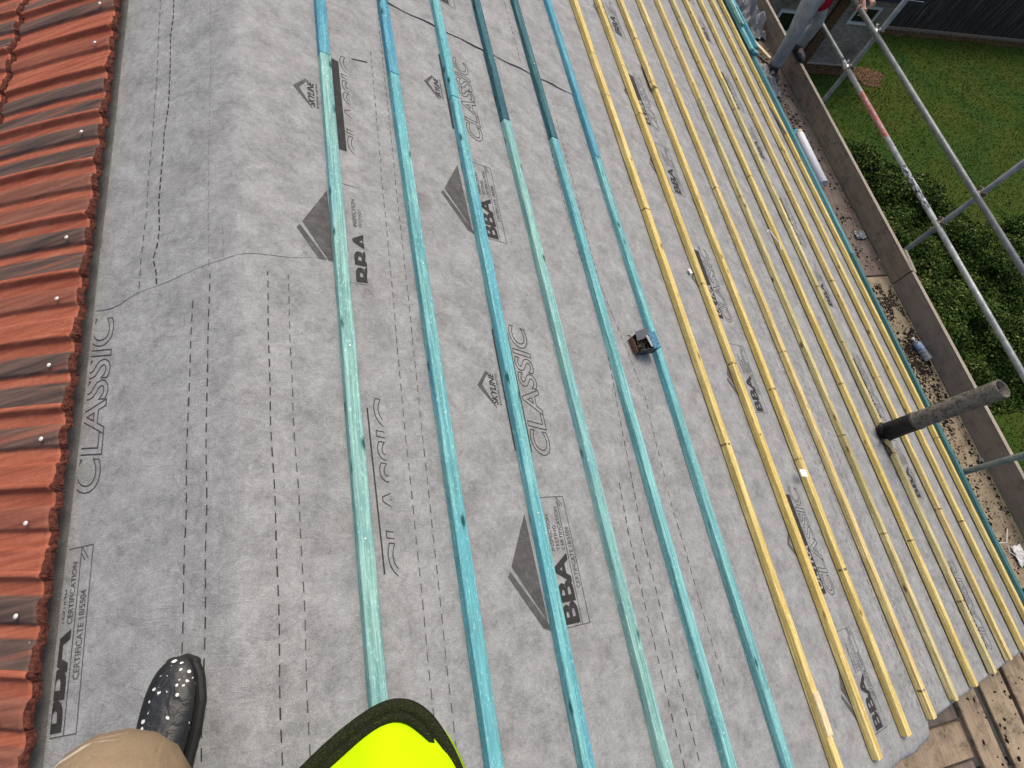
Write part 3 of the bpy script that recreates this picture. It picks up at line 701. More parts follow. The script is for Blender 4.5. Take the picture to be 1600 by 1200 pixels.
# ------------------------------------------------------------------ screw box on the sixth batten
M['card_dark'] = plain('dark_box_card', (.035, .038, .042), .45, .4, var=.3, sc=60); M['card_grey'] = plain('grey_box_card', (.13, .135, .145), .5, .4, var=.2, sc=40)
M['card_blue'] = plain('blue_box_print', (.03, .15, .24), .35, .5, var=.7, sc=90); M['card_in'] = plain('brown_inner_card', (.17, .095, .06), .8, .2, var=.3, sc=50)
M['screw'] = plain('dark_screws', (.09, .075, .055), .35, .6, .6, var=.7, sc=200)
by, bs_ = roof_s(1008, 536, 1.49)
sb = thing('screw_box', (0, 0, 0), 'torn open dark and blue box of screws sitting across the sixth blue batten', 'screw box', None, along(bs_ + .004, by, .004, R(8)) @ Matrix.Rotation(R(-14), 4, 'Y'))
bx, byy, bz, t_ = .135, .100, .075, .0025; sb.scale = (.86, .86, .86)
bm = bmesh.new()
box(bm, (0, 0, t_ / 2), (bx, byy, t_)); box(bm, (0, -byy / 2 + t_ / 2, bz / 2 + t_), (bx, t_, bz)); box(bm, (bx / 2 - t_ / 2, 0, bz / 2 + t_), (t_, byy - 2 * t_ - .0004, bz))
obj('box_sides', bm, M['card_dark'], sb)
bm = bmesh.new(); box(bm, (0, byy / 2 - t_ / 2, bz / 2 + t_), (bx, t_, bz)); obj('box_inner_side', bm, M['card_in'], sb)
bm = bmesh.new(); box(bm, (.043, -.002, bz + t_ + .0022), (.050, byy, t_)); obj('blue_lid', bm, M['card_blue'], sb)
bm = bmesh.new(); box(bm, (0, 0, 0), (.085, .052, t_)); o = obj('torn_flap', bm, M['card_grey'], sb); o.location = (-.022, byy / 2 + .006, bz + .004); o.rotation_euler = (R(24), R(-6), R(8)); o.location.y -= .014
bm = bmesh.new(); box(bm, (0, 0, 0), (.020, .070, .001)); o = obj('silver_strip', bm, plain('foil_strip', (.30, .30, .31), .3, .6), sb); o.location = (.008, -.004, bz + .006); o.rotation_euler = (R(3), R(8), R(12))
bm = bmesh.new(); box(bm, (-.074, .0, .028), (.0025, byy * .92, .055)); obj('front_flap', bm, M['card_in'], sb)
bm = bmesh.new(); rr = random.Random(5)
for k in range(150):
    p = Vector((rr.uniform(-.062, .03), rr.uniform(-.043, .043), .042 + rr.uniform(-.01, .016))); d = Vector((rr.uniform(-1, 1), rr.uniform(-1, 1), rr.uniform(-.3, .4))).normalized() * .015
    tube(bm, [p - d, p + d * .8, p + d, p + d * 1.02], [.0012, .0016, .0034, .0034], 6)
obj('screws', bm, M['screw'], sb)
bm = bmesh.new(); tube(bm, [(-.09, -.052, -.002), (-.115, -.062, -.012), (-.128, -.05, -.014), (-.145, -.06, -.02)], .003, 6); tube(bm, [(-.075, .05, .045), (-.09, .058, .05), (-.097, .055, .052)], .003, 6); obj('loose_tape', bm, M['black'], sb)

# ------------------------------------------------------------------ scraps on the roof
M['white'] = plain('white_scrap', (.74, .74, .72), .7, .2, var=.06, sc=50)
def scrap(name, label, x, y, sx, sy, mat='white', D=1.5, yaw=0, lift=.004, curl=.006, seed=1, cat='scrap', on=None):
    Y, s = roof_s(x, y, D); rr = random.Random(seed); V = []; F = []
    nx, ny = 6, 5
    for i in range(nx):
        for j in range(ny):
            a, b = i / (nx - 1) - .5, j / (ny - 1) - .5
            V.append((a * sx + rr.uniform(-.001, .001), b * sy + rr.uniform(-.001, .001), curl * (4 * a * a) + .002 * rr.random()))
    for i in range(nx - 1):
        for j in range(ny - 1): F.append((i * ny + j, (i + 1) * ny + j, (i + 1) * ny + j + 1, i * ny + j + 1))
    o = obj(name, mesh(V, F), M[mat]); o.matrix_world = along(s, Y, (1.53 - D) + lift, yaw); o.modifiers.new('t', 'SOLIDIFY').thickness = .001
    return tag(o, label, cat)
scrap('card_scrap', 'curled white card scrap on the third yellow batten, below the second', 1252, 739, .065, .04, D=1.497, yaw=R(-8), curl=.010)
scrap('paper_scrap', 'small torn white scrap beside the second yellow batten', 1077, 424, .028, .03, D=1.53, yaw=R(20), curl=.004, seed=4)
Y_, s_ = roof_s(1208, 372, 1.515)
bm = bmesh.new(); tube(bm, [(-.05, .045, .0), (-.045, .06, .006), (-.03, .055, .012), (-.02, .02, .012), (.0, .0, .01), (.045, -.03, .012), (.05, -.10, .0)], .004, 8)
o = obj('wire_clip', bm, M['white']); o.matrix_world = along(s_, Y_, .016); tag(o, 'bent white wire clip lying across the fifth yellow batten', 'clip')
bm = bmesh.new(); box(bm, (0, 0, 0), (.055, .33, .006), bev=.001)
Y_, s_ = roof_s(1215, 189, 1.48); o = obj('plastic_strip', bm, plain('dark_plastic', (.03, .032, .034), .5, .4, sc=60)); o.matrix_world = along(s_ , Y_, .052, R(14)); tag(o, 'flat dark plastic strip lying across the last yellow battens at the eaves', 'plastic strip')

# ------------------------------------------------------------------ scaffold platform
PZ = H - 3.79
def plank(name, x0, x1, y0, y1, ztop, th, mat, label, cat, group, vertical=False, yaw=0.0, tilt=0):
    bm = bmesh.new(); wx, ly = x1 - x0, y1 - y0
    if ly >= wx: n_ = max(1, int(ly / .3)); ax_ = 1
    else: n_ = max(1, int(wx / .3)); ax_ = 0
    bmesh.ops.create_cube(bm, size=1)
    for v in bm.verts: v.co = Vector((v.co.x * wx, v.co.y * ly, v.co.z * th))
    bmesh.ops.bevel(bm, geom=bm.edges[:], offset=.004, segments=2, affect='EDGES')
    o = obj(name, bm, mat); o.location = ((x0 + x1) / 2, (y0 + y1) / 2, ztop - th / 2); o.rotation_euler = (tilt, 0, yaw)
    return tag(o, label, cat, group)
G1 = 'scaffold boards of the platform'
cols = [(3.872, 4.062), (4.125, 4.352), (4.385, 4.610), (4.640, 4.895), (4.905, 5.2)]
names = ['innermost', 'second', 'third', 'fourth', 'outermost']
for k, (a, b) in enumerate(cols):
    plank('scaffold_board', a, b, -2.35 - .1 * k, 1.2 + (1.185 if k > 2 else 0), PZ - .003 * (k % 2), .038, M[['board', 'board_tan', 'board', 'board_tan', 'board_tan'][k]], '%s tan scaffold board at the near end of the platform, running past the gable' % names[k], 'scaffold board', G1, yaw=R(.15 * (k % 3 - 1)))
    plank('scaffold_board', a, b, (1.215 if k <= 2 else 2.400), 6.3, PZ - .002 * (k % 2), .038, M['board_grey'], '%s grey dirty scaffold board at the far end of the platform' % names[k], 'scaffold board', G1)
for k in range(4):
    y1 = -1.045 - k * .238
    plank('scaffold_board', .4, 3.9 - .03 * k, y1 - .222, y1, PZ - .043, .038, M['board' if k % 2 else 'board_grey'], '%s board across the gable, butting under the platform boards' % ORD[k], 'scaffold board', G1)
tf = plank('toe_board', 5.202, 5.238, 2.290, 6.6, PZ + .225, .225, M['toe'], 'brown upright toe board along the far half of the platform', 'toe board', 'toe boards of the scaffold', yaw=R(-.03))
tn = plank('toe_board', 5.201, 5.237, -2.0, 2.278, PZ + .226, .225, M['toe_near'], 'plain grey-brown upright toe board along the near half of the platform', 'toe board', 'toe boards of the scaffold', yaw=R(.05))
for t_o, ly in ((tf, 4.31), (tn, 4.278)):
    bm = bmesh.new(); box(bm, (0, 0, .1145), (.0375, ly - .004, .004), bev=.001); obj('top_edge', bm, M['toe_top'], t_o)
bm = bmesh.new(); box(bm, (0, 0, 0), (.030, .26, .012)); o = obj('split_timber', bm, M['toe_top']); o.location = (5.252, 2.40, PZ + .226); o.rotation_euler = (0, 0, R(-6)); tag(o, 'pale split sliver of timber where the two toe boards meet', 'timber scrap')
def tube_obj(name, pts, r_, mat, label, group, segs=18):
    bm = bmesh.new(); tube(bm, pts, r_, segs); o = obj(name, bm, mat, smooth=False)
    for p in o.data.polygons: p.use_smooth = len(p.vertices) == 4
    return tag(o, label, 'scaffold tube', group)
GT = 'steel scaffold tubes'; r0 = .0245
RA, RB = H - 3.20, H - 2.81
ra = thing('guard_rail', (5.27, 0, RA), 'lower pale steel guard rail with a red painted length and paint spatter', 'scaffold tube', GT)
bm = bmesh.new(); tube(bm, [(0 - .03, -2.0, 0), (.0, 4.72, 0)], r0, 20); a = obj('rail_tube', bm, M['steel'], ra, True)
bm = bmesh.new(); tube(bm, [(.0, 4.73, 0), (.004, 4.78, 0), (.006, 7.4, .0)], [r0 * 1.14, r0 * 1.0, r0], 20); obj('far_rail_tube', bm, M['steel_dull'], ra, True)
def rx(Y): return -.03 + .03 * (Y + 2) / 6.72
bm = bmesh.new(); tube(bm, [(rx(3.62), 3.62, 0), (rx(4.25), 4.25, 0)], r0 + .0008, 20, False); obj('red_paint_band', bm, M['redpaint'], ra, True)
bm = bmesh.new(); tube(bm, [(rx(2.72), 2.72, 0), (rx(3.25), 3.25, 0)], r0 + .0008, 20, False); obj('paint_spatter', bm, M['spatter'], ra, True)
rb = tube_obj('guard_rail', [(5.235, -1.5, RB), (5.272, 7.4, RB)], r0, M['steel_dull'], 'upper dull grey steel guard rail, held by the worker\'s hand', GT)
SX = 5.322
stds = [(4.63, 'far outer', 'steel_dull'), (2.555, 'middle outer', 'steel_dull'), (.40, 'near outer', 'steel')]
for y, nm, mt in stds:
    tube_obj('scaffold_standard', [(SX, y, .05), (SX, y, H - 1.5)], r0, M[mt], '%s upright scaffold tube outside the toe board' % nm, 'upright scaffold tubes')
    bm = bmesh.new(); box(bm, (SX, y, .03), (.15, .15, .06)); tag(obj('base_plate', bm, M['rust']), 'steel base plate on the lawn under the %s upright' % nm, 'base plate')
tube_obj('scaffold_standard', [(4.685, .362, .05), (4.685, .362, H - 1.4)], r0, M['steel_green'], 'green-grey inner upright tube rising beside the eaves batten', 'upright scaffold tubes')
for y in (4.63 + .06, 2.555 + .06, .46, -1.6):
    tube_obj('scaffold_transom', [(4.2 if y > .5 else 3.6, y, PZ - .075), (5.42, y, PZ - .075)], r0, M['steel_dull'], 'steel cross tube under the platform at the %s' % {4.69: 'far upright', 2.615: 'middle upright', .46: 'near upright', -1.6: 'gable corner'}[round(y, 3)], 'cross tubes under the platform')
tube_obj('scaffold_ledger', [(5.27, -2.3, PZ - .13), (5.27, 7.4, PZ - .13)], r0, M['steel_dull'], 'long steel tube under the outer edge of the platform', 'long tubes under the platform')
tube_obj('scaffold_ledger', [(4.72, -2.3, PZ - .13), (4.72, 7.4, PZ - .13)], r0, M['steel_dull'], 'long steel tube under the inner edge of the platform', 'long tubes under the platform')
def coupler(y, z, rusty, label):
    c = thing('scaffold_coupler', (5.296, y, z), label, 'coupler', 'couplers joining rails to uprights'); m = M['rust' if rusty else 'zinc']
    bm = bmesh.new(); 
    tube(bm, [(-.026, -.026, 0), (-.026, .026, 0)], .031, 14); obj('rail_clamp', bm, m, c)
    bm = bmesh.new(); tube(bm, [(.026, 0, -.026), (.026, 0, .026)], .031, 14); obj('upright_clamp', bm, M['rust'], c)
    for sgn in (-1, 1):
        bm = bmesh.new(); tube(bm, [(-.03, .0 + sgn * .006, .022), (-.03, sgn * .03, .047)], .006, 8); box(bm, (-.03, sgn * .034, .050), (.022, .016, .016), bev=.003); obj('clamp_bolt', bm, M['zinc'] if not rusty else M['rust'], c)
    bm = bmesh.new(); tube(bm, [(.03, .025, .01), (.055, .045, .01)], .006, 8); box(bm, (.058, .05, .01), (.02, .02, .02), bev=.003); obj('clamp_bolt', bm, m, c)
coupler(4.63, RA, False, 'bright coupler on the lower rail at the far upright'); coupler(4.63, RB, False, 'bright coupler on the upper rail at the far upright')
coupler(2.555, RA, True, 'rusty coupler on the lower rail at the middle upright'); coupler(2.555, RB, True, 'rusty coupler on the upper rail at the middle upright')

# ------------------------------------------------------------------ things lying on the platform
M['pvc'] = plain('white_pvc', (.74, .75, .78), .4, .45, var=.06, sc=40); M['foam'] = plain('cream_foam', (.62, .55, .36), .9, .1, var=.2, sc=60)
pa, pb_ = at(1249, 211, -3.735), at(1286, 287, -3.735); pp = thing('white_pipe', pa, 'white plastic pipe lying on the platform beside the eaves', 'pipe')
bm = bmesh.new(); d_ = pb_ - pa; q = d_.to_track_quat('Z', 'Y'); Lw = d_.length
skin([ring(0, .047), ring(Lw, .047), ring(Lw + .001, .044), ring(Lw - .001, .041), ring(.02, .041)]); obj('pipe_body', bm, M['pvc'], pp, True)
bm = bmesh.new(); skin([ring(-.055, .03, jit=.01), ring(-.045, .042, jit=.01), ring(0, .041), ring(.015, .0405)]); bm.faces.new([v for v in bm.verts if (q.inverted() @ v.co).z < -.05]); obj('foam_plug', bm, M['foam'], pp, True)
bm = bmesh.new(); tube(bm, [(0, 0, 0), (.04, .07, .01), (.09, .10, .0)], [.016, .02, .014], 8); o = obj('blue_offcut', bm, M['blue_deep']); o.location = at(1240, 213, -3.70); tag(o, 'short blue offcut at the plugged end of the white pipe', 'offcut')
ba, bb = at(1426, 529, -3.755), at(1452, 562, -3.755); d_ = bb - ba; q = d_.to_track_quat('Z', 'Y'); Lb = d_.length
bt_ = thing('plastic_bottle', ba, 'clear plastic water bottle with a blue label lying against the toe board', 'bottle')
n = NT('clear_plastic', .12, .5); n.b.inputs['Transmission Weight'].default_value = .75; n.b.inputs['IOR'].default_value = 1.3; M['pet'] = n.out((.62, .70, .76))
bm = bmesh.new(); skin([ring(z * Lb, r_) for z, r_ in ((.04, .012), (.10, .013), (.14, .020), (.22, .031), (.30, .034), (.5, .034), (.52, .031), (.56, .034), (.75, .033), (.78, .031), (.82, .034), (.97, .033), (1.0, .026), (1.0, .001))]); obj('bottle_body', bm, M['pet'], bt_, True)
bm = bmesh.new(); skin([ring(z * Lb, r_) for z, r_ in ((.26, .0345), (.30, .0355), (.5, .0355), (.51, .0345))]); obj('bottle_label', bm, plain('blue_label', (.24, .34, .50), .4, .4, var=.5, sc=45), bt_, True)
bm = bmesh.new(); skin([ring(z * Lb, r_) for z, r_ in ((-.04, .001), (-.04, .014), (.05, .0145), (.06, .012))]); obj('bottle_cap', bm, M['white'], bt_, True)
a_, b_ = at(1170, 57, -3.70), at(1203, 92, -3.74)
bm = bmesh.new(); d_ = b_ - a_; box(bm, (0, 0, 0), (.045, d_.length, .030), bev=.002); o = obj('timber_offcut', bm, M['cut_wood']); o.matrix_world = Matrix.Translation((a_ + b_) / 2) @ d_.to_track_quat('Y', 'Z').to_matrix().to_4x4(); tag(o, 'pale yellow timber offcut leaning on the platform behind the worker\'s foot', 'offcut')
def crumpled(name, c, sx, sy, sz, mat, label, cat, seed, n_=14):
    V = []; F = []
    for i in range(n_):
        for j in range(n_):
            a, b = i / (n_ - 1) - .5, j / (n_ - 1) - .5
            e_ = 1 - (2 * max(abs(a), abs(b))) ** 3
            V.append((a * sx * (1 + .3 * mnoise.noise(Vector((b * 5, seed, 0)))), b * sy * (1 + .3 * mnoise.noise(Vector((a * 5, seed, 4)))), sz * e_ * (.5 + .9 * mnoise.noise(Vector((a * 5, b * 5, seed))) + .4 * mnoise.noise(Vector((a * 13, b * 13, seed)))) + .004))
    for i in range(n_ - 1):
        for j in range(n_ - 1): F.append((i * n_ + j, (i + 1) * n_ + j, (i + 1) * n_ + j + 1, i * n_ + j + 1))
    o = obj(name, mesh(V, F), mat); o.location = c; o.modifiers.new('t', 'SOLIDIFY').thickness = .002
    return tag(o, label, cat)
crumpled('crumpled_membrane', at(1166, 28, -3.76), .30, .75, .22, M['membrane'], 'crumpled grey membrane offcut heaped on the far platform', 'membrane offcut', 3, 22)
crumpled('dust_sheet', at(1196, 125, -3.77), .22, .55, .10, M['membrane'], 'rumpled grey membrane scrap by the worker\'s foot', 'membrane offcut', 8, 20)
crumpled('foil_scrap', at(1344, 367, -3.775), .12, .10, .03, M['steel'], 'crumpled silver foil scrap in the far half of the platform', 'scrap', 5)
crumpled('paper_scrap', at(1594, 868, -3.77), .10, .16, .03, M['white'], 'crumpled white paper at the near end of the platform', 'scrap', 6)
bm = bmesh.new(); p0, p1, p2 = at(1548, 848, -3.77), at(1573, 848, -3.765), at(1578, 862, -3.77); p3 = at(1574, 826, -3.77); tube(bm, [p0, p1, p2, at(1588, 870, -3.77)], .0035, 6); tube(bm, [p1, p3], .003, 6)
tag(obj('white_string', bm, M['white']), 'knotted white string on the near end of the platform', 'string')
# moss, mortar crumbs and chippings
def debris(name, label, mat, spots, smin, smax, seed):
    rr = random.Random(seed); V = []; F = []
    for (x0, x1, y0, y1, n_, pw) in spots:
        for k in range(n_):
            y = rr.uniform(y0, y1); x = x1 - (x1 - x0) * rr.random() ** pw
            if mnoise.noise(Vector((x * 6, y * 3.1, seed))) < -.18: continue
            s_ = rr.uniform(smin, smax) * (rr.random() ** 1.5 + .3); b = len(V); m_ = 5; 
            ang = rr.uniform(0, 6.28); el = rr.uniform(.4, 1)
            for t in range(m_):
                a_ = 2 * math.pi * t / m_ + rr.uniform(-.4, .4); px, py = math.cos(a_) * s_, math.sin(a_) * s_ * el
                V.append((x + px * math.cos(ang) - py * math.sin(ang), y + px * math.sin(ang) + py * math.cos(ang), PZ + .0005))
            V.append((x + rr.uniform(-.3, .3) * s_, y + rr.uniform(-.3, .3) * s_, PZ + s_ * rr.uniform(.35, .8)))
            for t in range(m_): F.append((b + t, b + (t + 1) % m_, b + m_))
    return tag(obj(name, mesh(V, F), mat), label, 'debris', kind='stuff')
M['moss'] = plain('dark_moss', (.022, .018, .014), .95, .1, var=.5, sc=40); M['crumb'] = plain('mortar_crumbs', (.30, .25, .17), .95, .1, var=.4, sc=60)
debris('moss_debris', 'dark moss and dirt lumps scattered along the platform', M['moss'], [(4.75, 5.18, 1.2, 2.3, 900, .8), (4.8, 5.18, .75, 1.7, 900, .6), (4.7, 5.18, -1.2, 1.0, 1000, 1), (4.95, 5.19, 2.4, 6.3, 900, .5), (3.9, 4.9, -2.2, -.9, 300, 1), (4.8, 5.18, 4.4, 6.4, 500, .8)], .003, .020, 2)
debris('mortar_debris', 'pale mortar crumbs and sawdust scattered along the platform', M['crumb'], [(4.75, 5.18, .8, 2.3, 520, 1), (4.7, 5.18, -1.2, .9, 380, 1), (4.7, 5.18, 2.4, 6.3, 120, 1)], .003, .017, 4)
debris('soot_debris', 'fine black soot crumbs thick against the near toe board', M['moss'], [(4.85, 5.19, .95, 2.15, 6000, .6), (5.0, 5.19, 1.3, 2.3, 3500, .6), (4.85, 5.18, -.6, .95, 1200, 1)], .003, .011, 9)

# ------------------------------------------------------------------ garden
gs = 240; bm = bmesh.new(); bmesh.ops.create_grid(bm, x_segments=8, y_segments=8, size=gs)
tag(obj('ground', bm, M['lawn']), kind='structure')
bm = bmesh.new(); box(bm, (2.2, 3.5, -.045), (16.8, 26, .1)); M['slab_shade'] = plain('shade_dark_slab', (.05, .048, .045), .9, .1, var=.3, sc=6); tag(obj('shade_slab', bm, M['slab_shade']), kind='structure')  # added slab, near-black to stand for the shade under the scaffold boards
def leaf_mesh(gen, count, seed, size=(.03, .06)):
    rr = np.random.default_rng(seed); P, Nn, tint = gen(rr, count)
    n_ = len(P); a = rr.normal(size=(n_, 3)); a -= (a * Nn).sum(1)[:, None] * Nn; a /= np.linalg.norm(a, axis=1)[:, None]; b = np.cross(Nn, a)
    sz = rr.uniform(size[0], size[1], n_)[:, None]; wv = .55
    v = np.stack([P - a * sz, P + b * sz * wv + Nn * sz * .15, P + a * sz, P - b * sz * wv + Nn * sz * .15], 1).reshape(-1, 3)
    me = bpy.data.meshes.new('leaves'); me.vertices.add(n_ * 4); me.vertices.foreach_set('co', v.ravel()); me.loops.add(n_ * 4); me.loops.foreach_set('vertex_index', np.arange(n_ * 4)); me.polygons.add(n_)
    me.polygons.foreach_set('loop_start', np.arange(n_) * 4); me.update(calc_edges=True); me.validate()
    at_ = me.attributes.new('tint', 'FLOAT', 'FACE'); at_.data.foreach_set('value', tint.astype(np.float32)); return me
def bush(x, y, rx_, ry_, h, count, label, seed, mat='leaf', size=(.022, .045)):
    count = int(count * 1.6)
    rr0 = np.random.default_rng(seed + 99); nb = 34
    u = rr0.normal(size=(nb, 3)); u /= np.linalg.norm(u, axis=1)[:, None]; u[:, 2] = np.abs(u[:, 2])
    cen = u * np.array([rx_ * .78, ry_ * .78, h * .74]) * rr0.uniform(.45, 1.0, (nb, 1)) + np.array([0, 0, .12 * h]); cr = rr0.uniform(.16, .34, nb) * min(1.3, (rx_ + ry_) / 2); ct = rr0.uniform(-.16, .2, nb)
    def gen(rr, n_):
        k = rr.integers(0, nb, n_); d = rr.normal(size=(n_, 3)); d /= np.linalg.norm(d, axis=1)[:, None]; d[:, 2] = np.where(d[:, 2] < -.2, -d[:, 2], d[:, 2])
        P = cen[k] + d * (cr[k] * rr.uniform(.55, 1.08, n_))[:, None] * np.array([1, 1, .8]); P[:, 2] = np.maximum(P[:, 2], .02)
        N = d + rr.normal(size=(n_, 3)) * .55 + np.array([0, 0, .4]); N /= np.linalg.norm(N, axis=1)[:, None]
        return P, N, np.clip(.45 + ct[k] + rr.normal(size=n_) * .26, 0, 1)
    t = thing('garden_bush', (x, y, 0), label, 'bush', 'bushes below the scaffold')
    obj('foliage', leaf_mesh(gen, count, seed, size), M[mat], t)
    bm = bmesh.new(); rr = random.Random(seed)
    for k in range(9):
        a_ = rr.uniform(0, 6.28); c = cen[rr.randrange(nb)]
        tube(bm, [(math.cos(a_) * .08, math.sin(a_) * .08, 0), (c[0] * .5, c[1] * .5, c[2] * .45), tuple(c)], [.022, .013, .005], 6)
    obj('stems', bm, M['brownwood'], t)
bush(12.2, 8.7, 1.3, 1.0, .9, 15000, 'small rounded bush nearest the middle upright, at the top of the planting', 1)
bush(13.9, 7.6, 1.5, 1.3, 1.0, 20000, 'wide bush behind the crossing of the lower rail and middle upright', 2)
bush(12.5, 6.3, 1.7, 1.4, 1.1, 22000, 'dense dark bush right beside the toe board joint', 3)
bush(14.9, 5.6, 1.5, 1.5, 1.0, 22000, 'dark green bush under the upper rail at the right edge', 4)
bush(12.9, 4.2, 1.7, 1.3, 1.0, 22000, 'glossy dark bush beside the near toe board', 5)
bush(11.4, 4.9, 1.3, 1.3, .9, 14000, 'shaded bush mostly hidden behind the toe board', 6)
bush(14.6, 3.5, 1.2, 1.0, .6, 14000, 'low bush at the near end of the planting by the lawn', 7, 'leaf_yellow')
bush(16.6, 6.2, 1.1, 1.1, .8, 12000, 'outer bush past the upper rail on the lawn side', 8)
def gen_cover(rr, n_):
    a = rr.uniform(0, 6.283, n_); q_ = np.sqrt(rr.uniform(0, 1, n_)); x = 12.9 + np.cos(a) * q_ * 3.6; y = 6.0 + np.sin(a) * q_ * 3.9 - (x - 12.9) * .25
    hh = .46 + .24 * np.sin(x * 2.3 + 1) * np.sin(y * 2.0) + .1 * np.sin(x * 5.1) * np.sin(y * 4.7); edge = np.clip((1 - q_) * 5, 0.1, 1)
    P = np.stack([x, y, np.maximum(.02, hh * edge * rr.uniform(.5, 1.15, n_))], 1); N = rr.normal(size=(n_, 3)) * .7 + np.array([0, 0, .7]); N /= np.linalg.norm(N, axis=1)[:, None]
    return P, N, np.clip(.42 + .2 * np.sin(x * 3.1) * np.sin(y * 2.7) + rr.normal(size=n_) * .27, 0, 1)
tag(obj('ground_cover', leaf_mesh(gen_cover, 150000, 44, (.022, .05)), M['leaf']), 'dense leafy ground cover filling the planting between the bushes', 'ground cover', kind='stuff')
# grass tufts as one mass
def gen_grass(rr, n_):
    x = rr.uniform(9.5, 26, n_); y = rr.uniform(-1, 15.0, n_)
    P = np.stack([x, y, rr.uniform(.0, .05, n_)], 1); N = rr.normal(size=(n_, 3)) * np.array([1, 1, .5]) + np.array([0, 0, .45]); N /= np.linalg.norm(N, axis=1)[:, None]
    cl = np.sin(x * 1.1 + np.sin(y * .9) * 1.4) * np.sin(y * 1.3 + 1) * .17
    return P, N, np.clip(.45 + cl + rr.normal(size=n_) * .19, 0, 1)
g = obj('grass', leaf_mesh(gen_grass, 150000, 12, (.010, .028)), M['blade']); tag(g, 'mown green lawn grass below the scaffold', 'grass', kind='stuff')
bm = bmesh.new()
def soilpatch(pts, z):
    poly2 = [bm.verts.new((p[0], p[1], z)) for p in pts]; bm.faces.new(poly2)
rr = random.Random(8)
up_ = [(x, 15.02) for x in np.arange(15.6, 31, .7)]; lo_ = [(x, 14.84 - rr.uniform(0, .16) - max(0, x - 22) * .06) for x in np.arange(15.6, 31, .35)]
soilpatch(up_ + lo_[::-1], .012); c0 = at(1352, 117, -H)
soilpatch([(c0.x + math.cos(a) * (.62 + .2 * math.sin(a * 3)), c0.y + math.sin(a) * .42 - .1) for a in np.linspace(0, 6.1, 16)], .016); soilpatch([(9, 13.0), (9, 12.72), (12, 12.65), (15.0, 12.6), (15.2, 13.0)], .02)
tag(obj('bare_soil', bm, M['soil']), kind='structure')
# shed
SY = 13.04; sh = thing('garden_shed', (12, SY, 0), 'old mottled grey outbuilding with two white framed windows', 'shed')
bm = bmesh.new(); box(bm, (-.6, 1.6, 1.05), (7.2, 3.2, 2.1)); obj('wall', bm, M['shed'], sh)
bm = bmesh.new(); box(bm, (-.6, 1.5, 2.17), (7.5, 3.7, .14), bev=.01); obj('roof', bm, M['felt'], sh)
bm = bmesh.new(); box(bm, (-.6, -.395, 2.16), (7.5, .03, .10)); obj('roof_trim', bm, plain('blue_trim', (.03, .035, .06), .5, .4), sh)
bm = bmesh.new(); box(bm, (-.6, -.02, .06), (7.2, .03, .035)); obj('base_rail', bm, M['toe_top'], sh)
def wall_pt(x, y):
    r_ = ray(x, y); k = SY / r_.y; return r_.x * k - 12, H + r_.z * k
def window(x0, x1, z0, z1):
    wd, ft = .07, .06; bm = bmesh.new(); y = -.03
    box(bm, ((x0 + x1) / 2, y, z1 - wd / 2), (x1 - x0, ft, wd)); box(bm, ((x0 + x1) / 2, y, z0 + wd / 2), (x1 - x0, ft, wd))
    for xx in (x0 + wd / 2, x1 - wd / 2): box(bm, (xx, y, (z0 + z1) / 2), (wd, ft, z1 - z0 - 2 * wd))
    f_ = obj('window', bm, M['upvc'], sh); bm = bmesh.new(); box(bm, ((x0 + x1) / 2, -.01, (z0 + z1) / 2), (x1 - x0 - 2 * wd, .012, z1 - z0 - 2 * wd)); obj('pane', bm, M['glass'], f_)
c1 = wall_pt(1320, 35); c2 = wall_pt(1380, 10); window(c1[0], c2[0], c1[1], c2[1])
c1 = wall_pt(1212, 50); c2 = wall_pt(1262, 17); window(c1[0] - .3, c2[0], c1[1], c2[1]); print('win', c1, c2)
for px_, wdt in ((1296, .32), ):
    a = wall_pt(px_, 40); bm = bmesh.new(); box(bm, (a[0] - .1, -.05, 1.05), (wdt, .08, 2.08)); obj('timber_post', bm, M['brownwood'], sh)
# fence
FY = 15.1; fe = thing('garden_fence', (23, FY, 0), 'dark weathered close-board fence behind the lawn', 'fence')
bm = bmesh.new(); x = -7.3; rr = random.Random(3)
while x < 9:
    wd = .145; box(bm, (x, rr.uniform(-.012, .012), 1.02 + rr.uniform(-.015, .015)), (wd, .022, 1.95)); x += wd + .008
obj('fence_boards', bm, M['fence'], fe)
for k in range(7):
    bm = bmesh.new(); box(bm, (-7.2 + k * 2.6, .08, 1.05), (.10, .10, 2.1)); obj('fence_post', bm, M['fence'], fe)
for z in (.4, 1.6):
    bm = bmesh.new(); box(bm, (.8, .045, z), (16.2, .05, .08)); obj('fence_rail', bm, M['fence'], fe)
bm = bmesh.new(); box(bm, (.8, -.06, .06), (16.2, .04, .09)); obj('gravel_board', bm, M['toe'], fe)
bm = bmesh.new(); fx = 30.6
for k in range(120): box(bm, (fx + rr.uniform(-.012, .012), 15 - k * .153, 1.02), (.022, .145, 1.95))
f2 = obj('garden_fence', bm, M['fence']); tag(f2, 'dark fence running along the far right side of the lawn', 'fence')

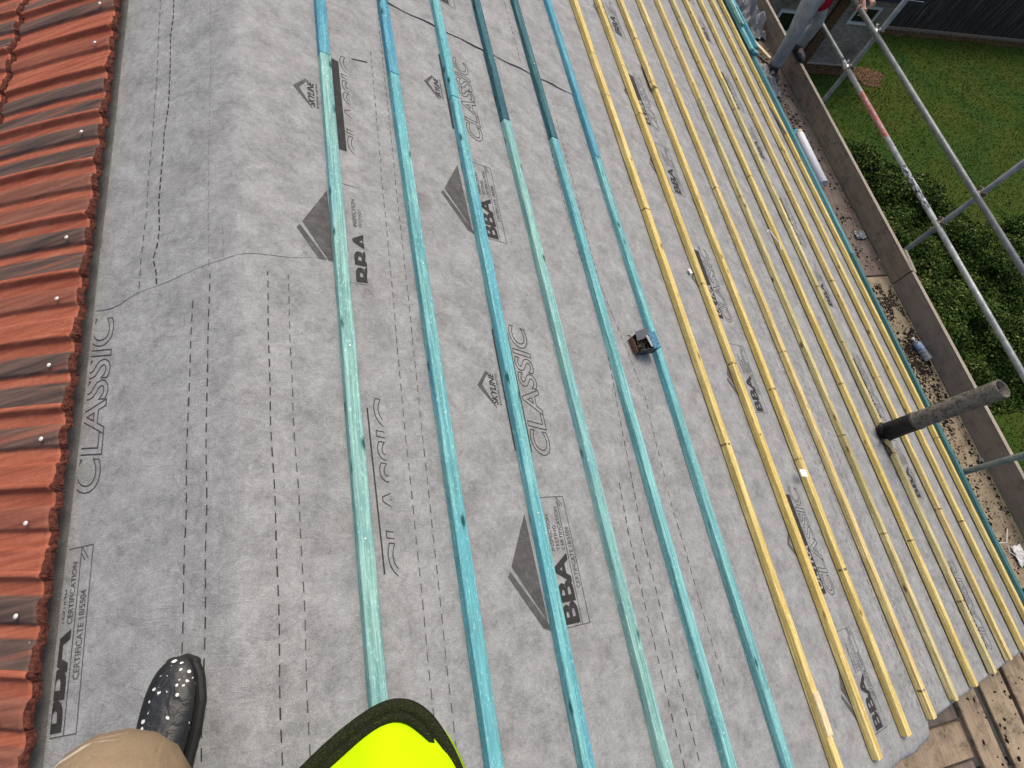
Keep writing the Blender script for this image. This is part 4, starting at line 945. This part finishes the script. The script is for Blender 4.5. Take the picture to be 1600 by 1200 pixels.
# ------------------------------------------------------------------ people
def skin_body(name, joints, edges, mat, parent=None, sub=2):
    keys = list(joints); idx = {k: i for i, k in enumerate(keys)}
    me = bpy.data.meshes.new(name); me.from_pydata([joints[k][0] for k in keys], [(idx[a], idx[b]) for a, b in edges], []); 
    o = bpy.data.objects.new(name, me); COL.objects.link(o)
    m = o.modifiers.new('skin', 'SKIN'); me.skin_vertices  # radii per joint
    for k in keys:
        r_ = joints[k][1]; r_ = r_ if isinstance(r_, tuple) else (r_, r_)
        me.skin_vertices[0].data[idx[k]].radius = r_; me.skin_vertices[0].data[idx[k]].use_root = (k == keys[0])
    s_ = o.modifiers.new('sub', 'SUBSURF'); s_.levels = sub; s_.render_levels = sub
    dg = bpy.context.evaluated_depsgraph_get(); me2 = bpy.data.meshes.new_from_object(o.evaluated_get(dg)); bpy.data.objects.remove(o)
    return obj(name, me2, mat, parent, smooth=True)
def cloth_mat(name, a, b, sc=9, weave=500, bump=.5, flecks=None, streaks=None):
    n = NT(name, .9, .1); f = n.noise(n.vec(), sc, 4, .6, .6); w_ = n.noise(n.vec(), weave, 2, .5); fo = n.noise(n.vec((1, 1, .35)), sc * 2.2, 3, .5, 1.2)
    col = n.ramp(f, [(.3, a), (.7, b)]); col = n.mix(n.ramp(w_, [(.35, .25), (.6, 0)]), col, tuple(x * .5 for x in a))
    if flecks:
        fv = n.vec(flecks[1]); v_ = n.vor(fv, flecks[2]); rc = n.xyz(n.vor(fv, flecks[2], col=True))
        v_ = n.math('ADD', v_, n.math('MULTIPLY', n.math('SUBTRACT', n.noise(n.vec(), 120, 3, .6), .5), .75)); v_ = n.math('DIVIDE', v_, n.math('MULTIPLY_ADD', rc[0], 1.6, .25))
        fl = n.math('MULTIPLY', n.ramp(v_, [(flecks[3], 1), (flecks[3] * 1.15, 0)]), n.ramp(rc[1], [(.22, 0), (.24, 1)])); col = n.mix(fl, col, flecks[0])
    if streaks: col = n.mix(n.ramp(n.noise(n.vec(streaks[1], 3), 1, 3, .55, .6), [(.655, 0), (.68, .9)]), col, streaks[0])
    return n.out(col, n.math('ADD', fo, n.math('MULTIPLY', w_, .05)), bump, .012)
M['skin'] = plain('skin', (.48, .27, .19), .5, .4, var=.08, sc=30)
M['tan'] = cloth_mat('tan_trousers', (.26, .19, .12), (.33, .245, .16), 7, 600, .8, None, ((.62, .56, .46), (5, 26, 26)))
M['grey_cloth'] = cloth_mat('grey_trousers', (.21, .23, .25), (.36, .39, .42), 9, 500, .8)
M['red_cloth'] = cloth_mat('red_shirt', (.30, .01, .03), (.42, .02, .05), 9); M['hair'] = plain('dark_hair', (.03, .02, .015), .7, .3)
n = NT('hi_vis_fabric', .8, .1); f = n.noise(n.vec(), 9, 3); w_ = n.noise(n.vec(), 700, 2)
M['hivis'] = n.out(n.ramp(f, [(.3, (.46, .74, .0)), (.7, (.56, .86, .0))]), n.math('ADD', f, n.math('MULTIPLY', w_, .1)), .3, .01)
n = NT('dark_binding', .85, .2); wv = n.noise(n.vec((1, 1, 1)), 900, 2, .5); M['binding'] = n.out(n.ramp(wv, [(.42, (.010, .012, .006)), (.58, (.018, .023, .007)), (.78, (.07, .095, .015))]), wv, .6, .002)
def person(label, base, J, E, top_m, leg_m, extra=None):
    p = thing('person', base, label, 'person'); inv = Vector(base)
    return p, inv
def hand(parent, wrist, dirv, nrm, side, grip=.9, scale=1.0):
    d = Vector(dirv).normalized(); nn = Vector(nrm).normalized(); nn = (nn - d * nn.dot(d)).normalized(); sdv = d.cross(nn) * side
    W_ = Vector(wrist); J = {'w': (W_, (.026 * scale, .018 * scale)), 'p': (W_ + d * .05 * scale, (.036 * scale, .014 * scale)), 'k': (W_ + d * .085 * scale, (.036 * scale, .012 * scale))}
    E = [('w', 'p'), ('p', 'k')]
    for i, (ox, ln) in enumerate(((-.030, .070), (-.010, .080), (.010, .074), (.029, .058))):
        pr = 'k'; pt = W_ + d * .088 * scale + sdv * ox * scale; a = 0
        for j in range(4):
            key = 'f%d%d' % (i, j); J[key] = (pt, (.0085 - .0008 * j) * scale); E.append((pr, key)); pr = key
            a += grip * (.35 if j == 0 else .75); pt = pt + (d * math.cos(a) - nn * math.sin(a)) * ln / 3 * scale
    pr = 'p'; pt = W_ + d * .035 * scale - sdv * .036 * scale
    for j in range(3):
        key = 't%d' % j; J[key] = (pt, (.011 - .001 * j) * scale); E.append((pr, key)); pr = key; pt = pt + (d * .6 - sdv * (.7 - .5 * j) - nn * .5 * j).normalized() * .028 * scale
    return J, E
def build_person(label, base, P, top_m, leg_m, hands, face):
    """P: dict of world joints relative to base"""
    p = thing('person', base, label, 'person')
    V_ = lambda k: Vector(P[k])
    J = {'pelvis': (V_('pelvis'), (.125, .10)), 'belly': ((V_('pelvis') * .5 + V_('chest') * .5), (.12, .095)), 'chest': (V_('chest'), (.15, .10)), 'neck0': (V_('neck') * .75 + V_('chest') * .25, (.08, .07)), 'neck': (V_('neck'), .052), 'jaw': (V_('neck') * .6 + V_('head') * .4, (.056, .06)), 'head': (V_('head'), (.075, .09)), 'crown': (V_('head') + (V_('head') - V_('neck')).normalized() * .07, (.06, .07))}
    E = [('pelvis', 'belly'), ('belly', 'chest'), ('chest', 'neck0'), ('neck0', 'neck'), ('neck', 'jaw'), ('jaw', 'head'), ('head', 'crown')]
    for s_ in 'lr':
        J['sh' + s_] = (V_('sh' + s_), .058); J['el' + s_] = (V_('el' + s_), .042); J['wr' + s_] = (V_('wr' + s_), .027)
        E += [('chest', 'sh' + s_), ('sh' + s_, 'el' + s_), ('el' + s_, 'wr' + s_)]
        J['hip' + s_] = (V_('hip' + s_), .088); J['kn' + s_] = (V_('kn' + s_), .058); J['an' + s_] = (V_('an' + s_), .030); J['ft' + s_] = (V_('ft' + s_), (.022, .018))
        E += [('pelvis', 'hip' + s_), ('hip' + s_, 'kn' + s_), ('kn' + s_, 'an' + s_), ('an' + s_, 'ft' + s_)]
        hJ, hE = hand(p, V_('wr' + s_), *hands[s_])
        for k, v in hJ.items():
            if k == 'w': continue
            J['h' + s_ + k] = v
        E += [('wr' + s_ if a == 'w' else 'h' + s_ + a, 'h' + s_ + b) for a, b in hE]
    skin_body('body', J, E, M['skin'], p)
    # clothing shells
    def shell(name, ks, es, add, mat, rad=None):
        JJ = {}
        for k in ks:
            r_ = J[k][1]; r_ = r_ if isinstance(r_, tuple) else (r_, r_); JJ[k] = (J[k][0], (r_[0] + add, r_[1] + add))
            if rad and k in rad: JJ[k] = (J[k][0], (rad[k], rad[k]) if not isinstance(rad[k], tuple) else rad[k])
        return skin_body(name, JJ, es, mat, p)
    hem_ = [('pelvis', 'hem')] if '_hem' in P else []
    if hem_: J['hem'] = (Vector(P['_hem']), (.150, .140))
    shell('shirt', ['chest', 'belly', 'pelvis', 'neck0', 'shl', 'ell', 'shr', 'elr'] + (['hem'] if hem_ else []), hem_ + [('chest', 'belly'), ('belly', 'pelvis'), ('chest', 'neck0'), ('chest', 'shl'), ('shl', 'ell'), ('chest', 'shr'), ('shr', 'elr')], .016, top_m)
    tr = {'knl': .085, 'knr': .085, 'anl': .068, 'anr': .068, 'hipl': .112, 'hipr': .112}; tr.update(P.get('_trouser', {}))
    JT = {k: J[k] for k in ('pelvis', 'hipl', 'knl', 'anl', 'hipr', 'knr', 'anr')}
    JJ = {'pelvis': (JT['pelvis'][0], (.14, .12))}; EE = []
    for s_ in 'lr':
        h_, k_, a_ = (J[x + s_][0] for x in ('hip', 'kn', 'an')); a_ = a_ + (k_ - a_).normalized() * .005
        prev = 'pelvis'; rr = random.Random(ord(s_))
        chain = [('h', h_, tr['hip' + s_])] + [('m%d' % i, h_.lerp(k_, t), tr['hip' + s_] * (1 - t) + tr['kn' + s_] * t) for i, t in enumerate((.33, .66))] + [('k', k_, tr['kn' + s_])] + [('c%d' % i, k_.lerp(a_, t), tr['kn' + s_] * (1 - t) + tr['an' + s_] * t + rr.uniform(-.005, .008)) for i, t in enumerate((.2, .4, .58, .74, .88))] + [('a', a_, tr['an' + s_])]
        for nm, c_, r_ in chain: JJ[nm + s_] = (c_, (r_, r_)); EE.append((prev, nm + s_)); prev = nm + s_
    skin_body('trousers', JJ, EE, leg_m, p)
    # face and hair
    hc = V_('head'); up = (V_('head') - V_('neck')).normalized(); fd = Vector(face).normalized(); fd = (fd - up * fd.dot(up)).normalized(); sd2 = up.cross(fd)
    bm = bmesh.new()
    for sg in (-1, 1): bmesh.ops.create_uvsphere(bm, u_segments=10, v_segments=8, radius=.013, matrix=Matrix.Translation(hc + fd * .083 + sd2 * sg * .032 + up * .005))
    obj('eyes', bm, plain('eye_white', (.6, .58, .55), .2, .5, var=.02), p, True)
    bm = bmesh.new(); tube(bm, [hc + fd * .085 + up * .01, hc + fd * .112 - up * .022, hc + fd * .088 - up * .032], [.007, .014, .010], 8); obj('nose', bm, M['skin'], p, True)
    bm = bmesh.new(); tube(bm, [hc + fd * .086 - up * .055 + sd2 * .024, hc + fd * .094 - up * .054, hc + fd * .086 - up * .055 - sd2 * .024], [.003, .006, .003], 8); obj('mouth', bm, plain('lips', (.4, .14, .12), .5, .4), p, True)
    bm = bmesh.new()
    for sg in (-1, 1): bmesh.ops.create_uvsphere(bm, u_segments=10, v_segments=8, radius=.026, matrix=Matrix.Translation(hc + sd2 * sg * .088 - up * .01) @ Matrix.Diagonal((.5, .9, 1.1, 1)))
    obj('ears', bm, M['skin'], p, True)
    bm = bmesh.new(); bmesh.ops.create_uvsphere(bm, u_segments=20, v_segments=12, radius=.105, matrix=Matrix.Translation(hc + up * .028 - fd * .018))
    bmesh.ops.bisect_plane(bm, geom=bm.verts[:] + bm.edges[:] + bm.faces[:], plane_co=hc + up * .03 + fd * .02, plane_no=(fd * .8 - up * .6), clear_outer=True); obj('hair', bm, M['hair'], p, True)
    return p
def shoe(parent, M0, mat, sole_m, L=.30, wd=.112, lace=None, name='shoe', flecks=None):
    secs = [(0, .02, .018), (.012, .055, .030), (.04, .085, .046), (.09, .104, .056), (.15, .100, .068), (.20, .086, .086), (.235, .078, .108), (.265, .074, .116), (.29, .060, .112), (.30, .03, .10)]
    bm = bmesh.new(); rings = []; nn = 20
    for (y, w_, h) in secs:
        y *= L / .30; w_ *= wd / .104; r_ = []
        for k in range(nn):
            a = 2 * math.pi * k / nn; cx, cz = math.cos(a), math.sin(a)
            x_ = math.copysign(abs(cx) ** .75, cx) * w_ / 2; z_ = .018 + (h / 2) * (1 + math.copysign(abs(cz) ** .85, cz))
            cr_ = .0022 * math.sin(y * 260) * (1 if .10 < y < .2 and cz > .2 else 0)
            r_.append(bm.verts.new((x_ * (1 - .22 * max(0, cz)) , -y, z_ + cr_)))
        rings.append(r_)
    for a, b in zip(rings, rings[1:]):
        for k in range(nn): bm.faces.new((a[k], b[k], b[(k + 1) % nn], a[(k + 1) % nn]))
    bm.faces.new(rings[0]); bm.faces.new(rings[-1][::-1]); bm.normal_update()
    for v in bm.verts: v.co = M0 @ v.co
    sh_ = obj(name, bm, mat, parent, True); m_ = sh_.modifiers.new('s', 'SUBSURF'); m_.levels = m_.render_levels = 2
    if lace:
        for i, (yy, zz) in enumerate(((-.105, .074), (-.125, .079), (-.146, .085), (-.166, .092))):
            bm = bmesh.new(); hw = .022 + .003 * i
            pp_ = [M0 @ Vector((-hw, yy, zz - .006)), M0 @ Vector((-hw * .4, yy - .004, zz + .002)), M0 @ Vector((hw * .4, yy - .006, zz + .002)), M0 @ Vector((hw, yy - .010, zz - .006))]
            tube(bm, pp_, .0030, 8); obj('lace', bm, lace, sh_, True)
        bm = bmesh.new()
        for sx in (-1, 1):
            pp_ = [M0 @ Vector((sx * x_, y_, z_)) for x_, y_, z_ in ((.012, -.085, .066), (.026, -.10, .069), (.032, -.14, .078), (.034, -.18, .09))]
            tube(bm, pp_, .0022, 6)
        obj('seam', bm, lace, sh_, True)
    bm = bmesh.new(); R1 = []; ys_ = np.concatenate([np.linspace(0, .012, 7), np.linspace(.016, .29, 26), [.296, .30]])
    _w = lambda y: float(np.interp(y, [q_[0] for q_ in secs], [q_[1] for q_ in secs])) if y > .012 else .055 * math.sqrt(max(0, 1 - (1 - y / .012) ** 2)) + .004
    secs = [(y, _w(y) , 0) for y in ys_]
    for z_, g_ in ((0, .0), (.006, .004), (.018, .004), (.024, -.001)):
        r_ = []
        for (y, w_, h) in secs: r_.append((w_ * wd / .104 / 2 + g_, -y * L / .30))
        ring_ = [bm.verts.new((x_, y_ + (g_ if i == 0 else 0), z_)) for i, (x_, y_) in enumerate(r_)] + [bm.verts.new((-x_, y_, z_)) for (x_, y_) in r_[::-1]]
        R1.append(ring_)
    for a, b in zip(R1, R1[1:]):
        n_ = len(a)
        for k in range(n_): bm.faces.new((a[k], a[(k + 1) % n_], b[(k + 1) % n_], b[k]))
    bm.faces.new(R1[0][::-1]); bm.faces.new(R1[-1])
    for v in bm.verts: v.co = M0 @ v.co
    obj('sole', bm, sole_m, sh_)
    return sh_
M['shoe_black'] = cloth_mat('glossy_black_shoe', (.008, .009, .010), (.020, .023, .025), 14, 300, .5, ((.70, .70, .68), (1, 1.2, 1), 58, .15)); M['shoe_black'].node_tree.nodes['Principled BSDF'].inputs['Roughness'].default_value = .5; M['shoe_black'].node_tree.nodes['Principled BSDF'].inputs['Specular IOR Level'].default_value = .6
M['sole'] = plain('black_sole', (.015, .015, .015), .6, .4)
# photographer, seen only by a knee, a shoe and the hem of the vest
A_ = at(279, 1024, -1.535)
toe = S(A_.y - .002, -((RX - A_.x) / CT), .006, True); toe.x += .010
ft_m = Matrix.Translation(toe) @ Matrix.Rotation(-TH * .8, 4, 'Y') @ Matrix.Rotation(R(-7), 4, 'Z')
base = Vector((-.2, -.55, 0)); base.z = 0
kneeL = at(166, 1246, -.86); P = {}
def rel(v): return Vector(v) - Vector((-.2, -.5, 7.45))
C0 = Vector((0, 0, H))
J1 = {'pelvis': C0 + Vector((-.16, -.46, -.66)), 'chest': C0 + Vector((-.06, -.34, -.20)), 'neck': C0 + Vector((-.04, -.25, .02)), 'head': C0 + Vector((-.03, -.17, .13)),
      'shl': C0 + Vector((-.26, -.33, -.12)), 'ell': C0 + Vector((-.30, -.28, -.12 - .1)), 'wrl': C0 + Vector((-.10, -.10, .03)),
      'shr': C0 + Vector((.14, -.33, -.12)), 'elr': C0 + Vector((.27, -.34, -.15)), 'wrr': C0 + Vector((.10, -.10, .03)),
      'hipl': C0 + Vector((-.27, -.45, -.72)), 'hipr': C0 + Vector((-.04, -.47, -.72)), 'knl': kneeL, 'knr': C0 + Vector((.05, -.42, -1.12)),
      'anl': ft_m @ Vector((0, -.262, .11)), 'anr': C0 + Vector((.02, -.72, -1.52)), 'ftl': ft_m @ Vector((0, -.12, .055)), 'ftr': C0 + Vector((.03, -.58, -1.61))}
Pp = {k: tuple(rel(v)) for k, v in J1.items()}; Pp['_trouser'] = {'knl': .096, 'knr': .092, 'hipl': .118, 'anl': .062}
M['tee'] = cloth_mat('dark_tee', (.03, .03, .035), (.05, .05, .055))
ph = build_person('person taking the photo: tan trouser knee, black shoe and yellow high-visibility vest at the bottom', (-.2, -.5, 7.45), Pp, M['tee'], M['tan'], {'l': ((.5, .8, 0), (0, -.3, 1), 1, .5), 'r': ((-.5, .8, 0), (0, -.3, 1), -1, .5)}, (.1, .6, -.8))
iv = Matrix.Translation((.2, .5, -7.45))
shoe(ph, iv @ ft_m, M['shoe_black'], M['sole'], .30, .122, lace=M['tee'])
_a = J1['anl'] - Vector((-.2, -.5, 7.45)); _b = (ft_m @ Vector((0, -.17, .09))) - Vector((-.2, -.5, 7.45)); bm = bmesh.new(); _k = kneeL - Vector((-.2, -.5, 7.45))
tube(bm, [_b, _b.lerp(_a, .5) + Vector((0, 0, .012)), _a + Vector((0, 0, .03)), _a.lerp(_k, .25)], [.034, .052, .054, .055], 16); obj('sock', bm, M['tee'], ph, True)
ftr = Matrix.Translation(S(-.47, .38, .002, True)) @ Matrix.Rotation(TH * .8, 4, 'Y') @ Matrix.Rotation(R(6), 4, 'Z'); shoe(ph, iv @ ftr, M['shoe_black'], M['sole'], .30, .122)
# vest: lower front panel hanging forward, with a dark bound hem, wrapping to the back
hem = [(430, 1243), (474, 1199), (510, 1164), (548, 1132), (585, 1107), (614, 1096), (642, 1098), (668, 1114), (690, 1142), (706, 1170), (721, 1203), (740, 1250), (752, 1300)]
hp = [at(x, y, -.52) for x, y in hem]
def vest(side):
    V = []; F = []; n_ = len(hp)
    rows = 10; topc = C0 + Vector((-.04, -.30, -.16))
    for r_ in range(rows + 1):
        t = r_ / rows
        for i, p_ in enumerate(hp):
            u = i / (n_ - 1); tp = topc + Vector(((u - .5) * .30, .02 - .05 * abs(u - .5), .0))
            c = p_.lerp(tp, t); c.y += -.05 * math.sin(t * 3.14) ; c += Vector((0, 0, .004 * math.sin(i * 1.7 + r_)))
            c += (c - C0).normalized() * (.006 + .024 * min(1, t * 5)); V.append(c - Vector((-.2, -.5, 7.45)))
    for r_ in range(rows):
        for i in range(n_ - 1): F.append((r_ * n_ + i, r_ * n_ + i + 1, (r_ + 1) * n_ + i + 1, (r_ + 1) * n_ + i))
    return mesh(V, F)
v_ = obj('vest', vest(1), M['hivis'], ph, True); m_ = v_.modifiers.new('s', 'SUBSURF'); m_.levels = m_.render_levels = 2; v_.modifiers.new('t', 'SOLIDIFY').thickness = .004
bm = bmesh.new()
from mathutils import geometry as _g
def smoothpts(ps, k=6):
    out = []
    for i in range(len(ps) - 1):
        p0, p1, p2, p3 = ps[max(i - 1, 0)], ps[i], ps[i + 1], ps[min(i + 2, len(ps) - 1)]
        for j in range(k):
            t = j / k; out.append(.5 * ((2 * p1) + (p2 - p0) * t + (2 * p0 - 5 * p1 + 4 * p2 - p3) * t * t + (3 * p1 - p0 - 3 * p2 + p3) * t ** 3))
    return out + [ps[-1]]
hb = [p_ - Vector((-.2, -.5, 7.45)) for p_ in smoothpts(hp)]
cen_ = sum(hb, Vector()) / len(hb)
# the binding is a flat folded tape around the hem
rings = []
for i, p_ in enumerate(hb):
    d = (hb[min(i + 1, len(hb) - 1)] - hb[max(i - 1, 0)]).normalized(); nz = ((C0 - Vector((-.2, -.5, 7.45))) - p_).normalized(); inn = nz.cross(d).normalized(); 
    if inn.dot(cen_ - p_ + Vector((0, -.1, 0))) < 0: inn = -inn
    prf = [(-.002, .0), (-.0015, .006), (.002, .009), (.006, .009), (.0075, .0065), (.009, .0085), (.012, .009), (.0145, .006), (.0145, -.002), (.0, -.003)]
    rings.append([bm.verts.new(p_ + inn * a + nz * b) for a, b in prf])
for a, b in zip(rings, rings[1:]):
    for k in range(10): bm.faces.new((a[k], a[(k + 1) % 10], b[(k + 1) % 10], b[k]))
obj('hem_binding', bm, M['binding'], v_, True)
# worker on the platform
wb = Vector((5.0, 5.35, PZ)); rw = lambda x, y, z: tuple(at(x, y, z) - wb); pl = Vector(rw(1283, -22, -2.84))
J2 = {'pelvis': tuple(pl), 'chest': tuple(pl + Vector((.10, .0, .36))), 'neck': tuple(pl + Vector((.14, .0, .55))), 'head': tuple(pl + Vector((.17, -.04, .68))),
      'shl': tuple(pl + Vector((.24, .14, .48))), 'ell': tuple(pl + Vector((.36, .12, .24))), 'wrl': tuple(Vector((5.272, 5.03, RB + .055)) - wb), 'shr': tuple(pl + Vector((.02, -.16, .47))), 'elr': tuple(pl + Vector((.02, -.30, .26))), 'wrr': tuple(pl + Vector((.16, -.46, .22))),
      'hipl': rw(1284, -2, -2.93), 'hipr': rw(1268, 2, -2.93), 'knl': tuple(Vector((5.20, 5.30, H - 3.19)) - wb), 'knr': rw(1240, 55, -3.30), 'anl': tuple(Vector((5.20, 5.36, H - 3.47)) - wb), 'anr': rw(1211, 103, -3.68), 'ftl': tuple(Vector((5.21, 5.24, H - 3.52)) - wb), 'ftr': rw(1206, 118, -3.74)}
J2['_hem'] = rw(1279, 1, -2.91)
J2['_trouser'] = {'knl': .070, 'knr': .084, 'anl': .062, 'anr': .070, 'hipl': .095, 'hipr': .112}
wk = build_person('worker in grey trousers and red top on the far platform, hand on the rail', tuple(wb), J2, M['red_cloth'], M['grey_cloth'], {'l': ((.15, -.5, -.35), (-.3, 0, 1), -1, 1.1), 'r': ((.4, -.6, -.25), (-.3, 0, 1), 1, 1.1)}, (.4, -.8, -.4))
M['boot'] = plain('dark_work_boot', (.03, .032, .036), .6, .4, var=.4, sc=40)
bm = bmesh.new(); tube(bm, [Vector(rw(1290, -30, -2.80)), Vector(rw(1284, -14, -2.86)), Vector(rw(1279, 3, -2.91))], [.135, .140, .132], 20); obj('shirt_hem', bm, M['red_cloth'], wk, True)
for k_, n_k in (('anr', 'knr'), ('anl', 'knl')):
    a_ = Vector(J2[k_]); u_ = (Vector(J2[n_k]) - a_).normalized(); bm = bmesh.new(); tube(bm, [a_ + Vector((0, -.04, -.05)), a_ + Vector((0, -.01, -.01)), a_ + u_ * .08], [.046, .052, .050], 14); obj('sock', bm, M['boot'], wk, True)
af = Vector(J2['anr']); shoe(wk, Matrix.Translation((af.x + .01, af.y - .18, 0)) @ Matrix.Rotation(R(172), 4, 'Z') @ Matrix.Rotation(R(180), 4, 'Z') if False else Matrix.Translation((af.x - .01, af.y - .19, 0)) @ Matrix.Rotation(R(174), 4, 'Z'), M['boot'], M['sole'], .29, .105)
al = Vector(J2['anl']); shoe(wk, Matrix.Translation((al.x + .03, al.y - .19, al.z - .095)) @ Matrix.Rotation(R(182), 4, 'Z'), M['boot'], M['sole'], .28, .10)
